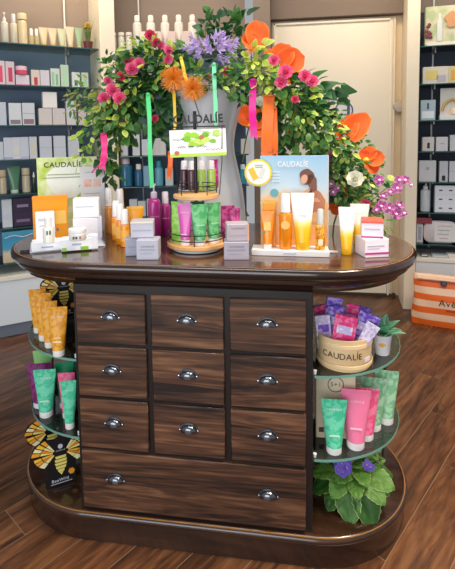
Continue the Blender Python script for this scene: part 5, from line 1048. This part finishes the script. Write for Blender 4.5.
mum(173.5, 79, .33, 'orange spider chrysanthemum upper left of the pair', 1.08, 120); mum(193, 89, .32, 'orange spider chrysanthemum lower right of the pair', 1.05, 120); mum(251, 50, .36, 'small orange bloom beside the poppies', .5, 40)
LILP = leaf_mat('lilac_petal', '#ac8ed4', '#dcc8f2', '#e6d8f8', .5); lp = leaf_mesh(.030, .0095, lance, curl=-.1, droop=-.15, nu=4, nv=2)
P = on_y(212, 50, .38); o = thing('agapanthus', 'large lilac agapanthus head at the top of the arrangement', 'flower', P); rg = random.Random(5)
for k in range(60):
    v = Vector((rg.gauss(0, 1), rg.gauss(-.4, .7), rg.gauss(.1, .75))).normalized(); e = Vector((v.x * .100, v.y * .06, v.z * .060)) * rg.uniform(.45, 1.0)
    part('floret_stalk', MB().tube([(0, .03, -.02), e * .8], .0009, 4), STEM, o) if k % 3 == 0 else None
    dd = e.normalized(); a1 = dd.orthogonal().normalized(); a2 = dd.cross(a1)
    for q_ in range(5):
        t = 2 * math.pi * q_ / 5 + k; put_leaf('petal', lp, LILP, o, e, dd * .7 + (a1 * math.cos(t) + a2 * math.sin(t)) * .75, dd, rg.uniform(.75, 1.1))
part('stem', MB().tube([(0, .03, -.02), (0, .08, -.08), (0, .11, -.16)], .003, 6), STEM, o)
# orange paper poppies
POP = leaf_mat('orange_paper', '#ee5410', '#f8701c', '#fa8030', .6); pm = leaf_mesh(.11, .10, rnd, curl=-.2, droop=-.1, fold=.1, nu=8, nv=6, wav=.03)
pm2 = leaf_mesh(.13, .085, lambda t: max(.05, math.sin(math.pi * min(1, .08 + .86 * t)) ** .7), curl=-.2, droop=-.1, fold=.1, nu=8, nv=6, wav=.02)
def poppy(px, py, y, label, petals):
    P = on_y(px, py, y); o = thing('paper_poppy', label, 'flower', P, 0, 'orange paper poppies')
    for (an, sc, fw) in petals:
        d = RT * math.cos(R(an)) + UP * math.sin(R(an)) + Vector((0, fw, 0)); put_leaf('petal', pm2 if len(petals) == 2 else pm, POP, o, (0, 0, 0), d, -FW + UP * .15, sc, random.uniform(-.25, .25))
    part('flower_centre', MB().lathe([(.002, -.012), (.012, -.006), (.014, 0), (.006, .010)], 12), mat('#d9a514', .6), o); part('stem', MB().tube([(0, 0, 0), (-.02, .02, -.08), (-.03, .0, -.16)], .003, 6), STEM, o)
poppy(258, 48, .46, 'tall orange paper poppy at the upper right of the lilac bloom', [(95, .95, 0), (140, .7, 0), (60, .6, .1)])
poppy(274, 68, .45, 'wide orange paper poppy with petals spread to the right', [(55, .95, 0), (18, 1.1, -.1), (-25, .95, 0), (105, .7, .1)])
poppy(339, 142, .40, 'orange paper poppy petal standing out before the door', [(42, 1.1, 0), (58, .9, .1)])
poppy(366, 160, .40, 'crumpled orange paper poppy on the right outline', [(60, .5, 0), (10, .6, -.2), (-50, .55, 0), (110, .4, 0)])
poppy(249, 126, .70, 'large orange paper bloom behind the magenta ribbon', [(40, .9, 0), (110, .95, 0), (-20, .8, 0)])
poppy(340, 204, .45, 'large red-orange paper bloom low beside the sun poster', [(90, .95, 0), (30, .9, 0), (150, .9, 0), (-50, .45, 0), (-130, .45, 0)])
poppy(300, 140, .50, 'orange paper bloom hidden in the right foliage', [(80, .6, 0), (160, .6, 0), (0, .6, 0)])
# orchids on the right
ORC = leaf_mat('orchid_petal', '#a83a94', '#d676bc', '#e294cc', .5, .7); op = leaf_mesh(.022, .020, rnd, curl=-.1, droop=.1, nu=4, nv=4)
def orchid(label, path, blooms):
    W = [on_y(px, py, y) for px, py, y in path]; o = thing('orchid_spray', label, 'flower', W[0], 0, 'orchid sprays'); part('stem', MB().tube([w - W[0] for w in curve_pts(W, 6)], .0016, 5), mat('#6a5a4a', .6), o)
    for (px, py, sc) in blooms:
        p = on_y(px, py, path[-1][2] - .02) - W[0]; f = Vector((random.uniform(-.4, .4), -1, .1))
        a1 = Vector((1, 0, 0)); a2 = Vector((0, 0, 1)); t0 = random.random()
        bo = None
        for k in range(5):
            t = 2 * math.pi * k / 5 + t0; put_leaf('petal', op, ORC, o, p, a1 * math.cos(t) + a2 * math.sin(t) + f * .25, f, sc)
        part('lip', MB().lathe([(.001, -.005), (.005, -.001), (.005, .002), (.001, .005)], 8, (p.x, p.y - .006, p.z)), mat('#f0d6e6', .5), o)
orchid('magenta orchid spray nearest the pilaster', [(355, 215, .40), (372, 200, .37), (392, 185, .35), (410, 180, .34)], [(379, 180, .95), (399, 180, .85), (405, 180, .8), (397, 188, .95), (390, 192, .6), (411, 185, .4)])
orchid('magenta orchid spray just above the boxes', [(352, 222, .40), (368, 212, .37), (384, 210, .35), (402, 212, .34)], [(381, 206, 1.05), (389, 208, 1.0), (396, 214, 1.05), (399, 205, .85), (404, 213, .6), (383, 196, .7), (376, 210, .7)])
orchid('muted purple orchid spray left of the white rose', [(340, 210, .44), (336, 196, .42), (334, 184, .41), (337, 172, .40)], [(336, 176, .7), (331, 184, .75), (338, 188, .7), (333, 192, .7)])
# ribbons
def ribbon(label, col, path, w, rough=.4, fray=False):
    W = [on_y(px, py, y) for px, py, y in path]; o = thing('ribbon', label, 'ribbon', W[0], 0, 'hanging ribbons'); pts = [p - W[0] for p in curve_pts(W, 6)]; h = RT * w / 2; n = Vector((0, -.0009, 0)); rs = []
    for i, p in enumerate(pts):
        tw = math.sin(i * .6) * .25; hh = h * math.cos(tw) + Vector((0, h.length * math.sin(tw), 0)); rs.append([p - hh - n, p + hh - n, p + hh + n, p - hh + n])
    part('band', MB().rings(rs), mat(col, rough, var=.08), o); e = pts[-1]
    part('knot', MB().lathe([(.001, -.006), (w * .5, -.003), (w * .55, .002), (.001, .006)], 10), mat(col, rough, var=.08), o)
    part('cut_end', MB().prism([(-w / 2, 0), (w / 2, 0), (w / 2, -w * .9), (0, -w * .3), (-w / 2, -w * .6)], -.0009, .0009), mat(col, rough, var=.08), o, loc=(e.x, e.y, e.z))
m1 = .0036
ribbon('bright green ribbon hanging left before the foliage', '#55dd86', [(148, 94, .33), (149.5, 120, .32), (150, 150, .32), (152, 186, .33)], .016)
ribbon('yellow ribbon hanging below the orange bloom', '#ecc52a', [(174, 92, .33), (174.5, 105, .325), (175, 118, .325), (175, 128, .325)], .011)
ribbon('short yellow loop above the orange blooms', '#f0cf3c', [(181, 58, .33), (183, 66, .325), (185, 76, .325), (188, 84, .33)], .012)
ribbon('mint green ribbon hanging over the vase front', '#7fe3b0', [(214, 64, .32), (214.5, 84, .315), (215.5, 104, .315), (216, 124, .31)], .015)
ribbon('magenta ribbon hanging right of the vase', '#e01a96', [(253, 80, .35), (252.5, 98, .345), (252.5, 116, .345), (254, 134, .35)], .026)
ribbon('broad orange ribbon above the sun poster', '#f4742a', [(269, 96, .355), (268, 114, .35), (267, 134, .35), (266.5, 152, .355)], .042, .5)
ribbon('second orange ribbon strip right of the broad one', '#f07022', [(274, 108, .365), (274.5, 124, .362), (275, 140, .362), (275, 152, .365)], .022, .5)
ribbon('hot pink ribbon hanging at the left edge of foliage', '#f0308a', [(103.5, 134, .33), (104.5, 146, .325), (104, 156, .325), (102.5, 166, .33)], .024)
ribbon('thin pink ribbon tail crossing the lime card', '#ec2f86', [(103, 158, .33), (100, 165, .325), (96, 168, .325), (92, 172, .33)], .008)
ribbon('short orange ribbon tip left of the sign card', '#ee6a24', [(170.5, 152, .32), (170.5, 160, .315), (170, 168, .315), (169, 176, .32)], .018, .5)
